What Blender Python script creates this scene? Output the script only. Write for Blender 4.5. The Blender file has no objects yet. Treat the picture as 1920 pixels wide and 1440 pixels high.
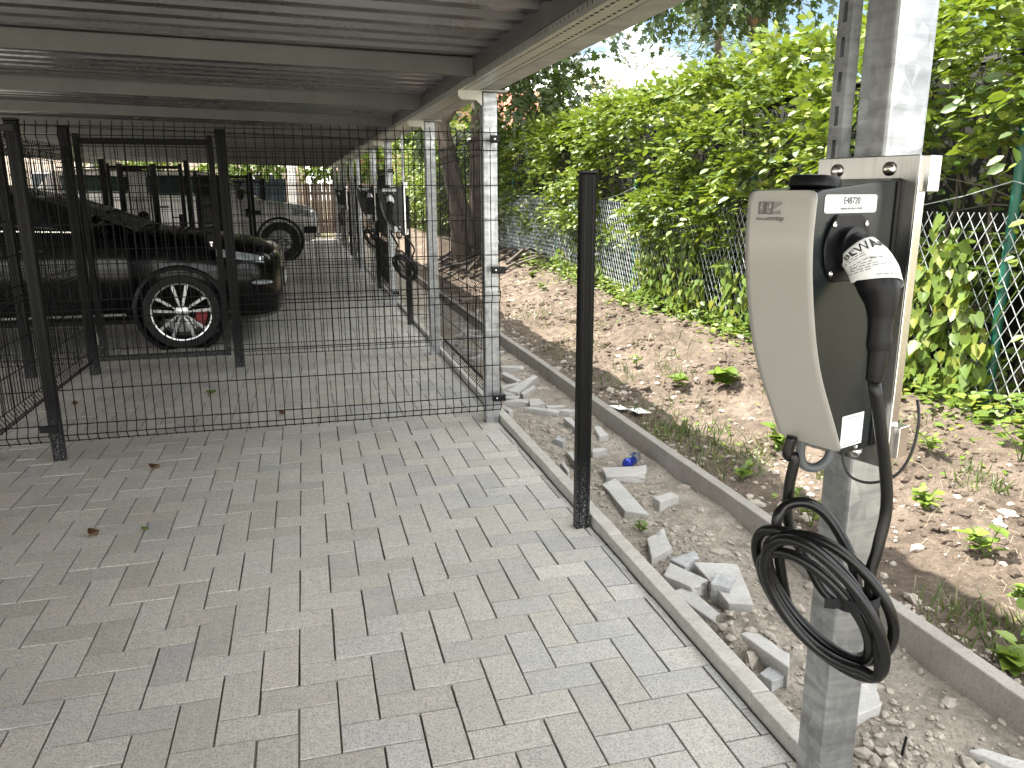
import bpy, bmesh, math, random
import numpy as np
from mathutils import Vector, Matrix, noise

random.seed(7); RNG = np.random.default_rng(7)
R = math.radians
scene = bpy.context.scene
COL = scene.collection

# ------------------------------------------------------------------ helpers
def sstep(a, b, x):
    t = min(1, max(0, (x - a) / (b - a))); return t * t * (3 - 2 * t)
def nz(x, y, z=0.0): return noise.noise(Vector((x, y, z)))

def tag(o, label=None, cat=None, group=None, kind=None):
    if label: o['label'] = label
    if cat: o['category'] = cat
    if group: o['group'] = group
    if kind: o['kind'] = kind
    return o

def thing(name, loc, label, cat, group=None, rz=0.0):
    o = bpy.data.objects.new(name, None); COL.objects.link(o)
    o.empty_display_size = .1
    o.location = loc; o.rotation_euler = (0, 0, rz)
    o['_m'] = 0
    del o['_m']
    return tag(o, label, cat, group)

def tmat(o):
    return Matrix.Translation(o.location) @ o.rotation_euler.to_matrix().to_4x4()

class MB:
    def __init__(s): s.v = []; s.f = []
    def add(s, vs, fs):
        n = len(s.v); s.v += [tuple(p) for p in vs]; s.f += [tuple(i + n for i in f) for f in fs]; return s
    def box(s, x0, y0, z0, x1, y1, z1, M=None):
        vs = [(x, y, z) for z in (z0, z1) for y in (y0, y1) for x in (x0, x1)]
        if M is not None: vs = [M @ Vector(p) for p in vs]
        return s.add(vs, [(0, 2, 3, 1), (4, 5, 7, 6), (0, 1, 5, 4), (2, 6, 7, 3), (0, 4, 6, 2), (1, 3, 7, 5)])
    def tube(s, pts, r, n=6, cap=True, closed=False):
        pts = [Vector(p) for p in pts]; m = len(pts)
        rs = r if isinstance(r, (list, tuple)) else [r] * m
        up = None; rings = []
        for i, p in enumerate(pts):
            a = pts[i - 1] if (i > 0 or closed) else p
            b = pts[(i + 1) % m] if (i < m - 1 or closed) else p
            t = (b - a)
            if t.length < 1e-9: t = Vector((0, 0, 1))
            t.normalize()
            if up is None:
                up = t.cross(Vector((0, 0, 1)))
                if up.length < .05: up = t.cross(Vector((0, 1, 0)))
                up.normalize()
            else:
                up = up - t * up.dot(t)
                if up.length < 1e-6: up = t.orthogonal()
                up.normalize()
            w = t.cross(up)
            rings.append([p + (up * math.cos(2 * math.pi * (k + .5) / n) + w * math.sin(2 * math.pi * (k + .5) / n)) * rs[i] for k in range(n)])
        vs = [q for rg in rings for q in rg]; fs = []
        for i in range(m if closed else m - 1):
            j = (i + 1) % m
            for k in range(n):
                l = (k + 1) % n
                fs.append((i * n + k, i * n + l, j * n + l, j * n + k))
        if cap and not closed:
            fs.append(tuple(range(n - 1, -1, -1))); fs.append(tuple((m - 1) * n + k for k in range(n)))
        return s.add(vs, fs)
    def prism(s, poly, M, d):
        """poly in local xy, extruded along local z from 0..d, M maps local->target"""
        n = len(poly)
        vs = [M @ Vector((x, y, 0)) for x, y in poly] + [M @ Vector((x, y, d)) for x, y in poly]
        fs = [tuple(range(n - 1, -1, -1)), tuple(range(n, 2 * n))]
        for i in range(n):
            j = (i + 1) % n; fs.append((i, j, n + j, n + i))
        return s.add(vs, fs)
    def lathe(s, prof, M, n=32, cap=True):
        """prof list of (r,z); spun about local z"""
        vs = []; fs = []
        for r, z in prof:
            for k in range(n):
                a = 2 * math.pi * k / n; vs.append(M @ Vector((r * math.cos(a), r * math.sin(a), z)))
        for i in range(len(prof) - 1):
            for k in range(n):
                l = (k + 1) % n
                fs.append((i * n + k, i * n + l, (i + 1) * n + l, (i + 1) * n + k))
        if cap: fs.append(tuple(range(n - 1, -1, -1))); fs.append(tuple((len(prof) - 1) * n + k for k in range(n)))
        return s.add(vs, fs)
    def grid(s, fn, nu, nv):
        vs = [fn(i / nu, j / nv) for j in range(nv + 1) for i in range(nu + 1)]
        fs = [(j * (nu + 1) + i, j * (nu + 1) + i + 1, (j + 1) * (nu + 1) + i + 1, (j + 1) * (nu + 1) + i) for j in range(nv) for i in range(nu)]
        return s.add(vs, fs)
    def build(s, name, mat, parent=None, world=False, smooth=False, bevel=0, seg=1, solid=0, auto=None, merge=False):
        me = bpy.data.meshes.new(name)
        vs = s.v; loc = None
        if parent is None:
            a = np.array(vs); loc = Vector((float((a[:, 0].min() + a[:, 0].max()) / 2), float((a[:, 1].min() + a[:, 1].max()) / 2), float(a[:, 2].min())))
            vs = [(p[0] - loc.x, p[1] - loc.y, p[2] - loc.z) for p in vs]
        elif world:
            root = parent
            while root.parent: root = root.parent
            Mi = tmat(root).inverted(); vs = [tuple(Mi @ Vector(p)) for p in vs]
        me.from_pydata(vs, [], s.f); me.update()
        if bevel or merge:
            bm = bmesh.new(); bm.from_mesh(me)
            if merge: bmesh.ops.remove_doubles(bm, verts=bm.verts, dist=1e-5)
            if bevel:
                ed = [e for e in bm.edges if len(e.link_faces) == 2 and e.calc_face_angle(0) > R(28)]
                bmesh.ops.bevel(bm, geom=ed, offset=bevel, segments=seg, affect='EDGES', profile=.6, clamp_overlap=True)
            bm.to_mesh(me); bm.free()
        if smooth or auto:
            me.polygons.foreach_set('use_smooth', [True] * len(me.polygons))
            if auto: me.set_sharp_from_angle(angle=R(auto))
        o = bpy.data.objects.new(name, me); COL.objects.link(o)
        if mat: me.materials.append(mat)
        if parent is None: o.location = loc
        else: o.parent = parent
        if solid:
            md = o.modifiers.new('solid', 'SOLIDIFY'); md.thickness = solid; md.offset = 0
        return o

def kids(o): return [c for c in COL.objects if c.parent == o]
CH = {}
def copy_tree(o, parent=None):
    c = o.copy(); COL.objects.link(c)
    if parent is not None: c.parent = parent
    for k in list(o.children): copy_tree(k, c)
    return c

def text_obj(name, s, size, mat, M, parent, bold=False, shear=0, ext=.0004, align='LEFT', world=False):
    cu = bpy.data.curves.new(name, 'FONT'); cu.body = s; cu.size = size; cu.extrude = ext; cu.align_x = align; cu.shear = shear
    if bold: cu.offset = size * .018
    t = bpy.data.objects.new(name, cu); COL.objects.link(t)
    bpy.context.view_layer.update()
    me = bpy.data.meshes.new_from_object(t.evaluated_get(bpy.context.evaluated_depsgraph_get()))
    bpy.data.objects.remove(t); bpy.data.curves.remove(cu)
    me.transform(M); me.materials.clear(); me.materials.append(mat); me.name = name
    o = bpy.data.objects.new(name, me); COL.objects.link(o); o.parent = parent
    return o

# ------------------------------------------------------------------ materials
class NT:
    def __init__(s, name):
        s.m = bpy.data.materials.new(name); s.m.use_nodes = True
        s.t = s.m.node_tree; s.t.nodes.clear()
        s.out = s.n('ShaderNodeOutputMaterial')
        s.co = s.n('ShaderNodeTexCoord').outputs['Object']
    def n(s, ty, **kw):
        x = s.t.nodes.new(ty)
        for k, v in kw.items(): setattr(x, k, v)
        return x
    def l(s, a, b): s.t.links.new(a, b)
    def inp(s, node, key, val):
        if isinstance(val, bpy.types.NodeSocket): s.l(val, node.inputs[key])
        else: node.inputs[key].default_value = val
    def noise(s, scale, detail=4, rough=.55, co=None, sc=None, dist=0):
        x = s.n('ShaderNodeTexNoise'); x.inputs['Scale'].default_value = scale; x.inputs['Detail'].default_value = detail
        x.inputs['Roughness'].default_value = rough; x.inputs['Distortion'].default_value = dist
        c = co or s.co
        if sc:
            mp = s.n('ShaderNodeMapping'); mp.inputs['Scale'].default_value = sc; s.l(c, mp.inputs['Vector']); c = mp.outputs['Vector']
        s.l(c, x.inputs['Vector']); return x.outputs['Fac']
    def voro(s, scale, feat='F1', out='Distance', sc=None):
        x = s.n('ShaderNodeTexVoronoi'); x.feature = feat; x.inputs['Scale'].default_value = scale
        c = s.co
        if sc:
            mp = s.n('ShaderNodeMapping'); mp.inputs['Scale'].default_value = sc; s.l(c, mp.inputs['Vector']); c = mp.outputs['Vector']
        s.l(c, x.inputs['Vector']); return x.outputs[out]
    def ramp(s, fac, stops, interp='LINEAR'):
        x = s.n('ShaderNodeValToRGB'); e = x.color_ramp.elements; x.color_ramp.interpolation = interp
        while len(e) < len(stops): e.new(.5)
        for i, (p, c) in enumerate(stops):
            e[i].position = p; e[i].color = (c, c, c, 1) if isinstance(c, (int, float)) else (*c, 1)
        s.l(fac, x.inputs['Fac']); return x.outputs['Color']
    def attr(s, name): return s.n('ShaderNodeAttribute', attribute_name=name).outputs['Fac']
    def mix(s, fac, a, b, mode='MIX'):
        x = s.n('ShaderNodeMix', data_type='RGBA', blend_type=mode)
        s.inp(x, 0, fac)
        for k, v in ((6, a), (7, b)):
            if isinstance(v, bpy.types.NodeSocket): s.l(v, x.inputs[k])
            else: x.inputs[k].default_value = (*v, 1)
        return x.outputs[2]
    def math(s, op, a, b=0.0):
        x = s.n('ShaderNodeMath', operation=op); s.inp(x, 0, a); s.inp(x, 1, b); return x.outputs[0]
    def bump(s, h, strength=.3, dist=.01):
        x = s.n('ShaderNodeBump'); x.inputs['Strength'].default_value = strength; x.inputs['Distance'].default_value = dist
        s.l(h, x.inputs['Height']); return x.outputs['Normal']
    def bsdf(s, col, rough=.5, metal=0.0, normal=None, spec=None, trans=0, coat=0, final=True, ior=None):
        b = s.n('ShaderNodeBsdfPrincipled')
        if isinstance(col, bpy.types.NodeSocket): s.l(col, b.inputs['Base Color'])
        else: b.inputs['Base Color'].default_value = (*col, 1)
        s.inp(b, 'Roughness', rough); s.inp(b, 'Metallic', metal)
        if normal is not None: s.l(normal, b.inputs['Normal'])
        if spec is not None: b.inputs['Specular IOR Level'].default_value = spec
        if trans: b.inputs['Transmission Weight'].default_value = trans
        if coat: b.inputs['Coat Weight'].default_value = coat; b.inputs['Coat Roughness'].default_value = .03
        if ior: b.inputs['IOR'].default_value = ior
        if final: s.l(b.outputs[0], s.out.inputs['Surface'])
        return b.outputs[0]

def simple(name, c, rough=.5, metal=0.0, var=.12, sc=8, bump=0, bsc=60, coat=0, spec=None):
    t = NT(name); f = t.noise(sc, 5)
    lo = tuple(x * (1 - var) for x in c); hi = tuple(min(1, x * (1 + var)) for x in c)
    col = t.ramp(f, [(.3, lo), (.7, hi)])
    nrm = t.bump(t.noise(bsc, 4), bump, .004) if bump else None
    rg = t.ramp(t.noise(sc * 2.3, 3), [(.3, max(.02, rough * .85)), (.7, min(1, rough * 1.15))])
    t.bsdf(col, rg, metal, nrm, coat=coat, spec=spec); return t.m

def leafmat(name, stops, trcol, rough=.42, tr=.32):
    t = NT(name); a = t.attr('rnd')
    col = t.ramp(a, stops)
    b = t.bsdf(col, rough, 0, final=False, spec=.5)
    d = t.n('ShaderNodeBsdfTranslucent'); tc = t.mix(.55, col, trcol); t.l(tc, d.inputs['Color'])
    m = t.n('ShaderNodeMixShader'); m.inputs[0].default_value = tr
    t.l(b, m.inputs[1]); t.l(d.outputs[0], m.inputs[2]); t.l(m.outputs[0], t.out.inputs['Surface'])
    return t.m

def galv(name, base=(.44, .455, .46), dark=(.22, .225, .23), rough=.36, metal=.85, sc=48, streak=True):
    t = NT(name)
    v = t.voro(sc, out='Color', sc=(1, 1, .55) if streak else None)
    sp = t.n('ShaderNodeSeparateColor'); t.l(v, sp.inputs[0])
    n1 = t.noise(5, 5); n2 = t.noise(3.2, 6, .6, sc=(1, 1, 6), dist=1.5)
    f = t.math('ADD', t.math('MULTIPLY', sp.outputs[0], .14), t.math('MULTIPLY', n1, .35))
    f = t.math('ADD', f, t.math('MULTIPLY', n2, .75))
    col = t.ramp(f, [(.45, dark), (.78, base)])
    rg = t.ramp(f, [(.4, rough * 1.25), (.9, rough * .8)])
    t.bsdf(col, rg, metal, t.bump(t.noise(90, 3), .06, .002)); return t.m

def m_paver():
    t = NT('paver_stone')
    r = t.attr('rnd'); bl = t.attr('blue')
    base = t.ramp(r, [(0, (.455, .43, .375)), (.5, (.525, .50, .445)), (1, (.575, .55, .50))])
    blue = t.ramp(r, [(0, (.38, .38, .385)), (1, (.47, .475, .48))])
    big = t.noise(1.6, 5, .6)
    f = t.math('ADD', bl, t.math('MULTIPLY', t.math('SUBTRACT', big, .5), 1.6))
    f = t.ramp(f, [(.40, 0.0), (.85, .8)])
    col = t.mix(f, base, blue)
    # sandy dust in patches
    d = t.ramp(t.noise(3.1, 6, .65), [(.48, 0.0), (.66, .55)])
    col = t.mix(d, col, (.565, .53, .46))
    fine = t.noise(150, 4, .7)
    col = t.mix(t.ramp(fine, [(.40, .55), (.52, 0.0)]), col, (.17, .165, .16))
    v = t.voro(85); col = t.mix(t.ramp(v, [(.10, .75), (.2, 0.0)]), col, (.16, .15, .145))
    v2 = t.voro(47, sc=(1.0, 1.13, 1)); col = t.mix(t.ramp(v2, [(.05, .9), (.1, 0.0)]), col, (.72, .71, .68))
    med = t.noise(38, 5, .65); col = t.mix(t.ramp(med, [(.35, .3), (.6, 0.0)]), col, (.25, .24, .22))
    h = t.math('ADD', t.math('MULTIPLY', fine, .6), t.math('MULTIPLY', t.noise(420, 2), .5))
    t.bsdf(col, .88, 0, t.bump(h, .7, .004), spec=.3); return t.m

def m_concrete(name, c, spots=True):
    t = NT(name); n = t.noise(6, 6, .6); f = t.noise(90, 4, .7)
    col = t.ramp(n, [(.3, tuple(x * .82 for x in c)), (.72, tuple(x * 1.12 for x in c))])
    col = t.mix(t.ramp(f, [(.35, .45), (.5, 0.0)]), col, tuple(x * .5 for x in c))
    if spots:
        v = t.voro(40); col = t.mix(t.ramp(v, [(.06, .7), (.12, 0.0)]), col, tuple(x * .45 for x in c))
    st = t.noise(4, 5, .6, sc=(1, 6, .6)); col = t.mix(t.ramp(st, [(.55, 0.0), (.75, .35)]), col, tuple(x * .6 for x in c))
    t.bsdf(col, .9, 0, t.bump(f, .4, .003), spec=.25); return t.m

def m_soil(name, a, b, c, sc=3.0, gr=.5):
    t = NT(name); n = t.noise(sc, 7, .62); f = t.noise(70, 6, .75); g = t.noise(14, 6, .7)
    col = t.ramp(n, [(.3, a), (.52, b), (.72, c)])
    col = t.mix(t.ramp(g, [(.38, .55), (.55, 0.0)]), col, tuple(x * .5 for x in a))
    col = t.mix(t.ramp(f, [(.36, gr), (.5, 0.0)]), col, tuple(x * .4 for x in a))
    v = t.voro(60, sc=(1, 1.2, 1)); col = t.mix(t.ramp(v, [(.07, .8), (.14, 0.0)]), col, tuple(min(.7, x * 1.7) for x in c))
    h = t.math('ADD', t.math('MULTIPLY', g, 1.3), f)
    t.bsdf(col, .95, 0, t.bump(h, 1.0, .018), spec=.15); return t.m

M = {}
M['paver'] = m_paver()
M['joint'] = simple('joint_sand', (.15, .138, .115), .95, sc=20)
M['kerb'] = m_concrete('kerb_concrete', (.40, .385, .35))
M['lane_and_bounce'] = m_concrete('lane_bounce_concrete', (.52, .50, .45))
M['wall'] = m_concrete('wall_concrete', (.27, .255, .23))
M['rubble'] = m_concrete('broken_concrete', (.40, .39, .37))
M['rubble_b'] = m_concrete('rough_concrete', (.36, .365, .365))
M['strip'] = m_soil('strip_sand', (.31, .275, .225), (.41, .37, .31), (.49, .45, .385))
M['soil'] = m_soil('bank_soil', (.105, .082, .064), (.175, .138, .108), (.24, .197, .158))
M['ground'] = m_soil('plain_ground', (.17, .15, .10), (.22, .2, .13), (.27, .24, .17), .8)
M['galv'] = galv('galvanised_steel')
M['galv_l'] = galv('galvanised_beam', (.40, .40, .385), (.29, .29, .28), .45, .6, 14)
M['tray'] = simple('tray_steel', (.40, .40, .36), .36, .8, .08, 5)
M['purlin'] = simple('purlin_steel', (.115, .114, .110), .42, .7, .1, 4)
def m_roof():
    t = NT('roof_sheet_steel'); n = t.noise(2.2, 5, .6, sc=(.15, 8, 1)); n2 = t.noise(3, 4)
    col = t.ramp(n, [(.35, (.12, .12, .118)), (.65, (.23, .228, .222))])
    rg = t.ramp(n2, [(.3, .24), (.7, .36)]); t.bsdf(col, rg, .9); return t.m
M['roof'] = m_roof()
def m_black(name, c=.006, rough=.38, dust=True):
    t = NT(name); n = t.noise(30, 5, .7); gz = t.n('ShaderNodeSeparateXYZ'); t.l(t.co, gz.inputs[0])
    col = t.ramp(n, [(.4, (c, c, c)), (.75, (c * 1.6, c * 1.6, c * 1.55))])
    if dust:
        sp = t.ramp(t.noise(160, 4, .8), [(.52, 0.0), (.62, 1.0)])
        lo = t.ramp(gz.outputs[2], [(.0, .75), (.32, 0.0)])
        col = t.mix(t.math('MULTIPLY', sp, lo), col, (.33, .33, .33))
    t.bsdf(col, rough, 0, spec=.09); return t.m
M['black'] = m_black('black_powder_coat')
M['wire'] = simple('black_wire_coat', (.006, .006, .006), .45, spec=.08)
M['plug'] = simple('black_plastic', (.0055, .0055, .0065), .36, var=.2, spec=.2)
M['cable'] = simple('cable_rubber', (.006, .006, .006), .30, var=.2, spec=.35)
M['velcro'] = simple('hook_loop_strap', (.008, .008, .009), .95, bump=.8, bsc=300)
M['hous'] = simple('charcoal_housing', (.011, .015, .015), .24, 0, .06, 3, coat=.04, spec=.28)
M['cream'] = simple('grey_cream_cover', (.345, .334, .305), .36, 0, .02, 3, coat=.2)
def m_brushed():
    t = NT('brushed_stainless'); n = t.noise(8, 5, .7, sc=(40, 40, .8)); col = t.ramp(n, [(.3, (.31, .303, .285)), (.7, (.42, .412, .392))])
    t.bsdf(col, .22, 1.0, t.bump(n, .08, .001)); return t.m
M['inox'] = m_brushed()
M['bolt'] = simple('bolt_steel', (.62, .60, .57), .2, 1.0, .05)
M['label'] = simple('label_silver', (.62, .65, .64), .4, 0, .03)
M['paper'] = simple('white_paper', (.74, .74, .73), .8, 0, .04, 20)
M['ink'] = simple('black_ink', (.02, .02, .022), .6)
M['ink_g'] = simple('grey_ink', (.20, .20, .20), .6)
M['logo_d'] = simple('logo_dark', (.105, .10, .10), .4)
M['logo_m'] = simple('logo_mid', (.19, .185, .18), .4)
M['conduit'] = simple('grey_conduit', (.10, .11, .115), .5)
M['green'] = simple('green_post_paint', (.008, .085, .055), .38, 0, .2)
M['chain'] = simple('chain_wire', (.52, .55, .54), .4, .5)
M['suv'] = simple('black_car_paint', (.002, .002, .0023), .12, 0, .05, 3, coat=.05, spec=.22)
M['silver'] = simple('silver_car_paint', (.78, .77, .75), .30, .05, .04, 3, coat=.7)
M['glass'] = simple('dark_car_glass', (.012, .018, .018), .05, 0, .1, 2)
M['wind'] = simple('windscreen_glass_reflection', (.085, .10, .09), .05, 0, .1, 2)  # grey-green base stands in for the roof mirrored in the glass
M['tint'] = simple('green_car_glass', (.018, .036, .033), .05, 0, .1, 2, coat=.5)
M['tyre'] = simple('tyre_rubber', (.014, .014, .014), .75)
M['rim'] = simple('rim_silver', (.60, .60, .60), .25, .9, .04)
M['rimb'] = simple('rim_black', (.01, .01, .01), .3)
M['red'] = simple('red_caliper', (.32, .012, .010), .35)
M['chrome'] = simple('chrome_trim', (.75, .75, .75), .1, 1.0, .03)
M['lamp'] = simple('headlight_lens', (.42, .47, .50), .06, .3, .3, 30, coat=1.0)
M['orange'] = simple('indicator_orange', (.5, .12, .02), .3)
M['bark'] = simple('tree_bark', (.085, .068, .050), .95, 0, .45, 7, bump=1.0, bsc=25)
M['twig'] = simple('hedge_twig', (.075, .062, .047), .9, 0, .35, 20)
M['twig_p'] = simple('pale_twig', (.30, .25, .19), .9, 0, .25, 20)
M['core'] = simple('hedge_gap_shade', (.008, .0085, .005), 1.0, 0, .5, 6, bump=1.0, bsc=12)  # near-black so the hedge gaps read as deep shade
M['beech'] = leafmat('beech_leaf', [(0, (.030, .066, .014)), (.35, (.072, .120, .020)), (.7, (.14, .188, .027)), (1, (.215, .235, .036))], (.24, .33, .012), rough=.44, tr=.27)
M['maple'] = leafmat('maple_leaf', [(0, (.030, .058, .016)), (.85, (.065, .10, .026)), (.95, (.10, .10, .03)), (1, (.20, .085, .03))], (.07, .12, .01))
M['vine'] = leafmat('vine_leaf', [(0, (.085, .14, .025)), (.7, (.135, .20, .03)), (1, (.20, .21, .03))], (.20, .28, .02))
M['weed'] = leafmat('weed_leaf', [(0, (.10, .165, .026)), (1, (.17, .235, .034))], (.17, .24, .02))
M['grass'] = leafmat('grass_blade', [(0, (.05, .085, .02)), (.7, (.09, .13, .03)), (1, (.22, .20, .09))], (.12, .17, .02), tr=.25)
M['conif'] = leafmat('conifer_needles', [(0, (.05, .085, .022)), (1, (.10, .14, .03))], (.10, .14, .02), tr=.2)
M['pale'] = leafmat('pale_leaf', [(0, (.17, .16, .08)), (1, (.28, .25, .13))], (.2, .2, .08), tr=.25)
M['dry'] = leafmat('dry_leaf', [(0, (.11, .055, .022)), (1, (.20, .115, .05))], (.15, .08, .02), tr=.15)
M['straw'] = simple('straw_litter', (.30, .245, .17), .9, 0, .3, 30)
M['stone'] = m_concrete('gravel_stone', (.33, .295, .25), False)
M['brick'] = None
def m_brick(name, c1, c2, mo):
    t = NT(name); b = t.n('ShaderNodeTexBrick'); b.inputs['Scale'].default_value = 4.5
    mp = t.n('ShaderNodeMapping'); mp.inputs['Rotation'].default_value = (R(90), 0, 0); t.l(t.co, mp.inputs[0]); t.l(mp.outputs[0], b.inputs['Vector'])
    b.inputs['Color1'].default_value = (*c1, 1); b.inputs['Color2'].default_value = (*c2, 1); b.inputs['Mortar'].default_value = (*mo, 1)
    b.inputs['Mortar Size'].default_value = .015
    t.bsdf(b.outputs['Color'], .9); return t.m
M['brick'] = m_brick('red_brick', (.36, .16, .10), (.42, .21, .13), (.42, .38, .33))
def m_tiles():
    t = NT('red_roof_tiles'); w = t.n('ShaderNodeTexWave'); w.bands_direction = 'Z'; w.inputs['Scale'].default_value = 2.2; w.inputs['Distortion'].default_value = .3
    t.l(t.co, w.inputs['Vector']); n = t.noise(6, 5)
    col = t.ramp(n, [(.3, (.34, .11, .065)), (.7, (.46, .17, .10))]); col = t.mix(t.ramp(w.outputs['Fac'], [(.0, .45), (.25, 0.0)]), col, (.12, .04, .03))
    t.bsdf(col, .8, 0, t.bump(w.outputs['Fac'], .5, .03)); return t.m
M['tiles'] = m_tiles()
M['render'] = simple('white_render', (.72, .71, .68), .9, 0, .05, 3)
M['beige'] = simple('beige_render', (.56, .47, .39), .9, 0, .07, 3)
M['pane'] = simple('window_pane', (.03, .04, .045), .06, 0, .2, 2)
M['wood'] = simple('brown_boards', (.17, .125, .095), .85, 0, .2, 6)
M['can_b'] = simple('can_blue', (.02, .04, .28), .25, .6, .1)
M['can_s'] = simple('can_silver', (.62, .64, .68), .25, .9, .05)
M['yellow'] = simple('can_yellow', (.65, .45, .03), .4)

# ------------------------------------------------------------------ camera
F, PITCH, YAW, ROLL, CH_ = 1462.07, .2361, .2545, -.0039, 1.3996
fwd = Vector((math.sin(YAW) * math.cos(PITCH), math.cos(YAW) * math.cos(PITCH), -math.sin(PITCH)))
rt = Vector((math.cos(YAW), -math.sin(YAW), 0)); up = rt.cross(fwd)
r2 = rt * math.cos(ROLL) + up * math.sin(ROLL); u2 = -rt * math.sin(ROLL) + up * math.cos(ROLL)
cam = bpy.data.cameras.new('camera'); cam.lens = F / 1920 * 36; cam.sensor_width = 36; cam.clip_start = .02; cam.clip_end = 2000
co = bpy.data.objects.new('camera', cam); COL.objects.link(co)
co.matrix_world = Matrix(((r2.x, u2.x, -fwd.x, 0), (r2.y, u2.y, -fwd.y, 0), (r2.z, u2.z, -fwd.z, CH_), (0, 0, 0, 1)))
scene.camera = co

# ------------------------------------------------------------------ light
SUN = Vector((-.44, .30, 1.0)).normalized()
el = math.asin(SUN.z); azm = math.atan2(SUN.x, SUN.y)
w = bpy.data.worlds.new('World'); scene.world = w; w.use_nodes = True
wt = w.node_tree; wt.nodes.clear()
wo = wt.nodes.new('ShaderNodeOutputWorld'); bg = wt.nodes.new('ShaderNodeBackground'); wt.links.new(bg.outputs[0], wo.inputs[0])
sk = wt.nodes.new('ShaderNodeTexSky'); sk.sky_type = 'NISHITA'; sk.sun_disc = False; sk.sun_elevation = el; sk.sun_rotation = azm
sk.air_density = 1.0; sk.dust_density = 1.2; sk.ozone_density = 1.4
tc = wt.nodes.new('ShaderNodeTexCoord'); mp = wt.nodes.new('ShaderNodeMapping'); mp.inputs['Scale'].default_value = (1, 1, 2.6); mp.inputs['Location'].default_value = (.9, 6.1, .3)
wt.links.new(tc.outputs['Generated'], mp.inputs[0])
cn = wt.nodes.new('ShaderNodeTexNoise'); cn.inputs['Scale'].default_value = 2.4; cn.inputs['Detail'].default_value = 8; cn.inputs['Roughness'].default_value = .55
wt.links.new(mp.outputs[0], cn.inputs['Vector'])
cr = wt.nodes.new('ShaderNodeValToRGB'); cr.color_ramp.elements[0].position = .43; cr.color_ramp.elements[1].position = .58
wt.links.new(cn.outputs['Fac'], cr.inputs[0])
mx = wt.nodes.new('ShaderNodeMix'); mx.data_type = 'RGBA'; wt.links.new(cr.outputs[0], mx.inputs[0]); dk = wt.nodes.new('ShaderNodeMix'); dk.data_type = 'RGBA'; dk.blend_type = 'MULTIPLY'; dk.inputs[0].default_value = 1; wt.links.new(sk.outputs[0], dk.inputs[6]); dk.inputs[7].default_value = (.40, .40, .40, 1); wt.links.new(dk.outputs[2], mx.inputs[6]); mx.inputs[7].default_value = (12.0, 11.9, 11.6, 1)
wt.links.new(mx.outputs[2], bg.inputs[0]); bg.inputs[1].default_value = .15
sl = bpy.data.lights.new('sun', 'SUN'); sl.energy = 5.0; sl.angle = R(.5); sl.color = (1, .95, .86)
so = bpy.data.objects.new('sun', sl); COL.objects.link(so); so.rotation_euler = (-SUN).to_track_quat('-Z', 'Y').to_euler(); so.location = (-4, 3, 12)
vs_ = scene.view_settings; vs_.view_transform = 'Standard'; vs_.look = 'None'; vs_.exposure = 2.0; vs_.gamma = 1
scene.cycles.max_bounces = 10; scene.cycles.diffuse_bounces = 5; scene.cycles.glossy_bounces = 4; scene.cycles.transparent_max_bounces = 6
scene.cycles.sample_clamp_indirect = 8
try: scene.cycles.use_denoising = True
except Exception: pass

# ------------------------------------------------------------------ setting: ground, pavement, strip, bank
g = MB(); g.grid(lambda a, b: ((a - .5) * 900, (b - .5) * 900, -.14), 6, 6)
tag(g.build('ground', M['ground']), kind='structure')

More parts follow.
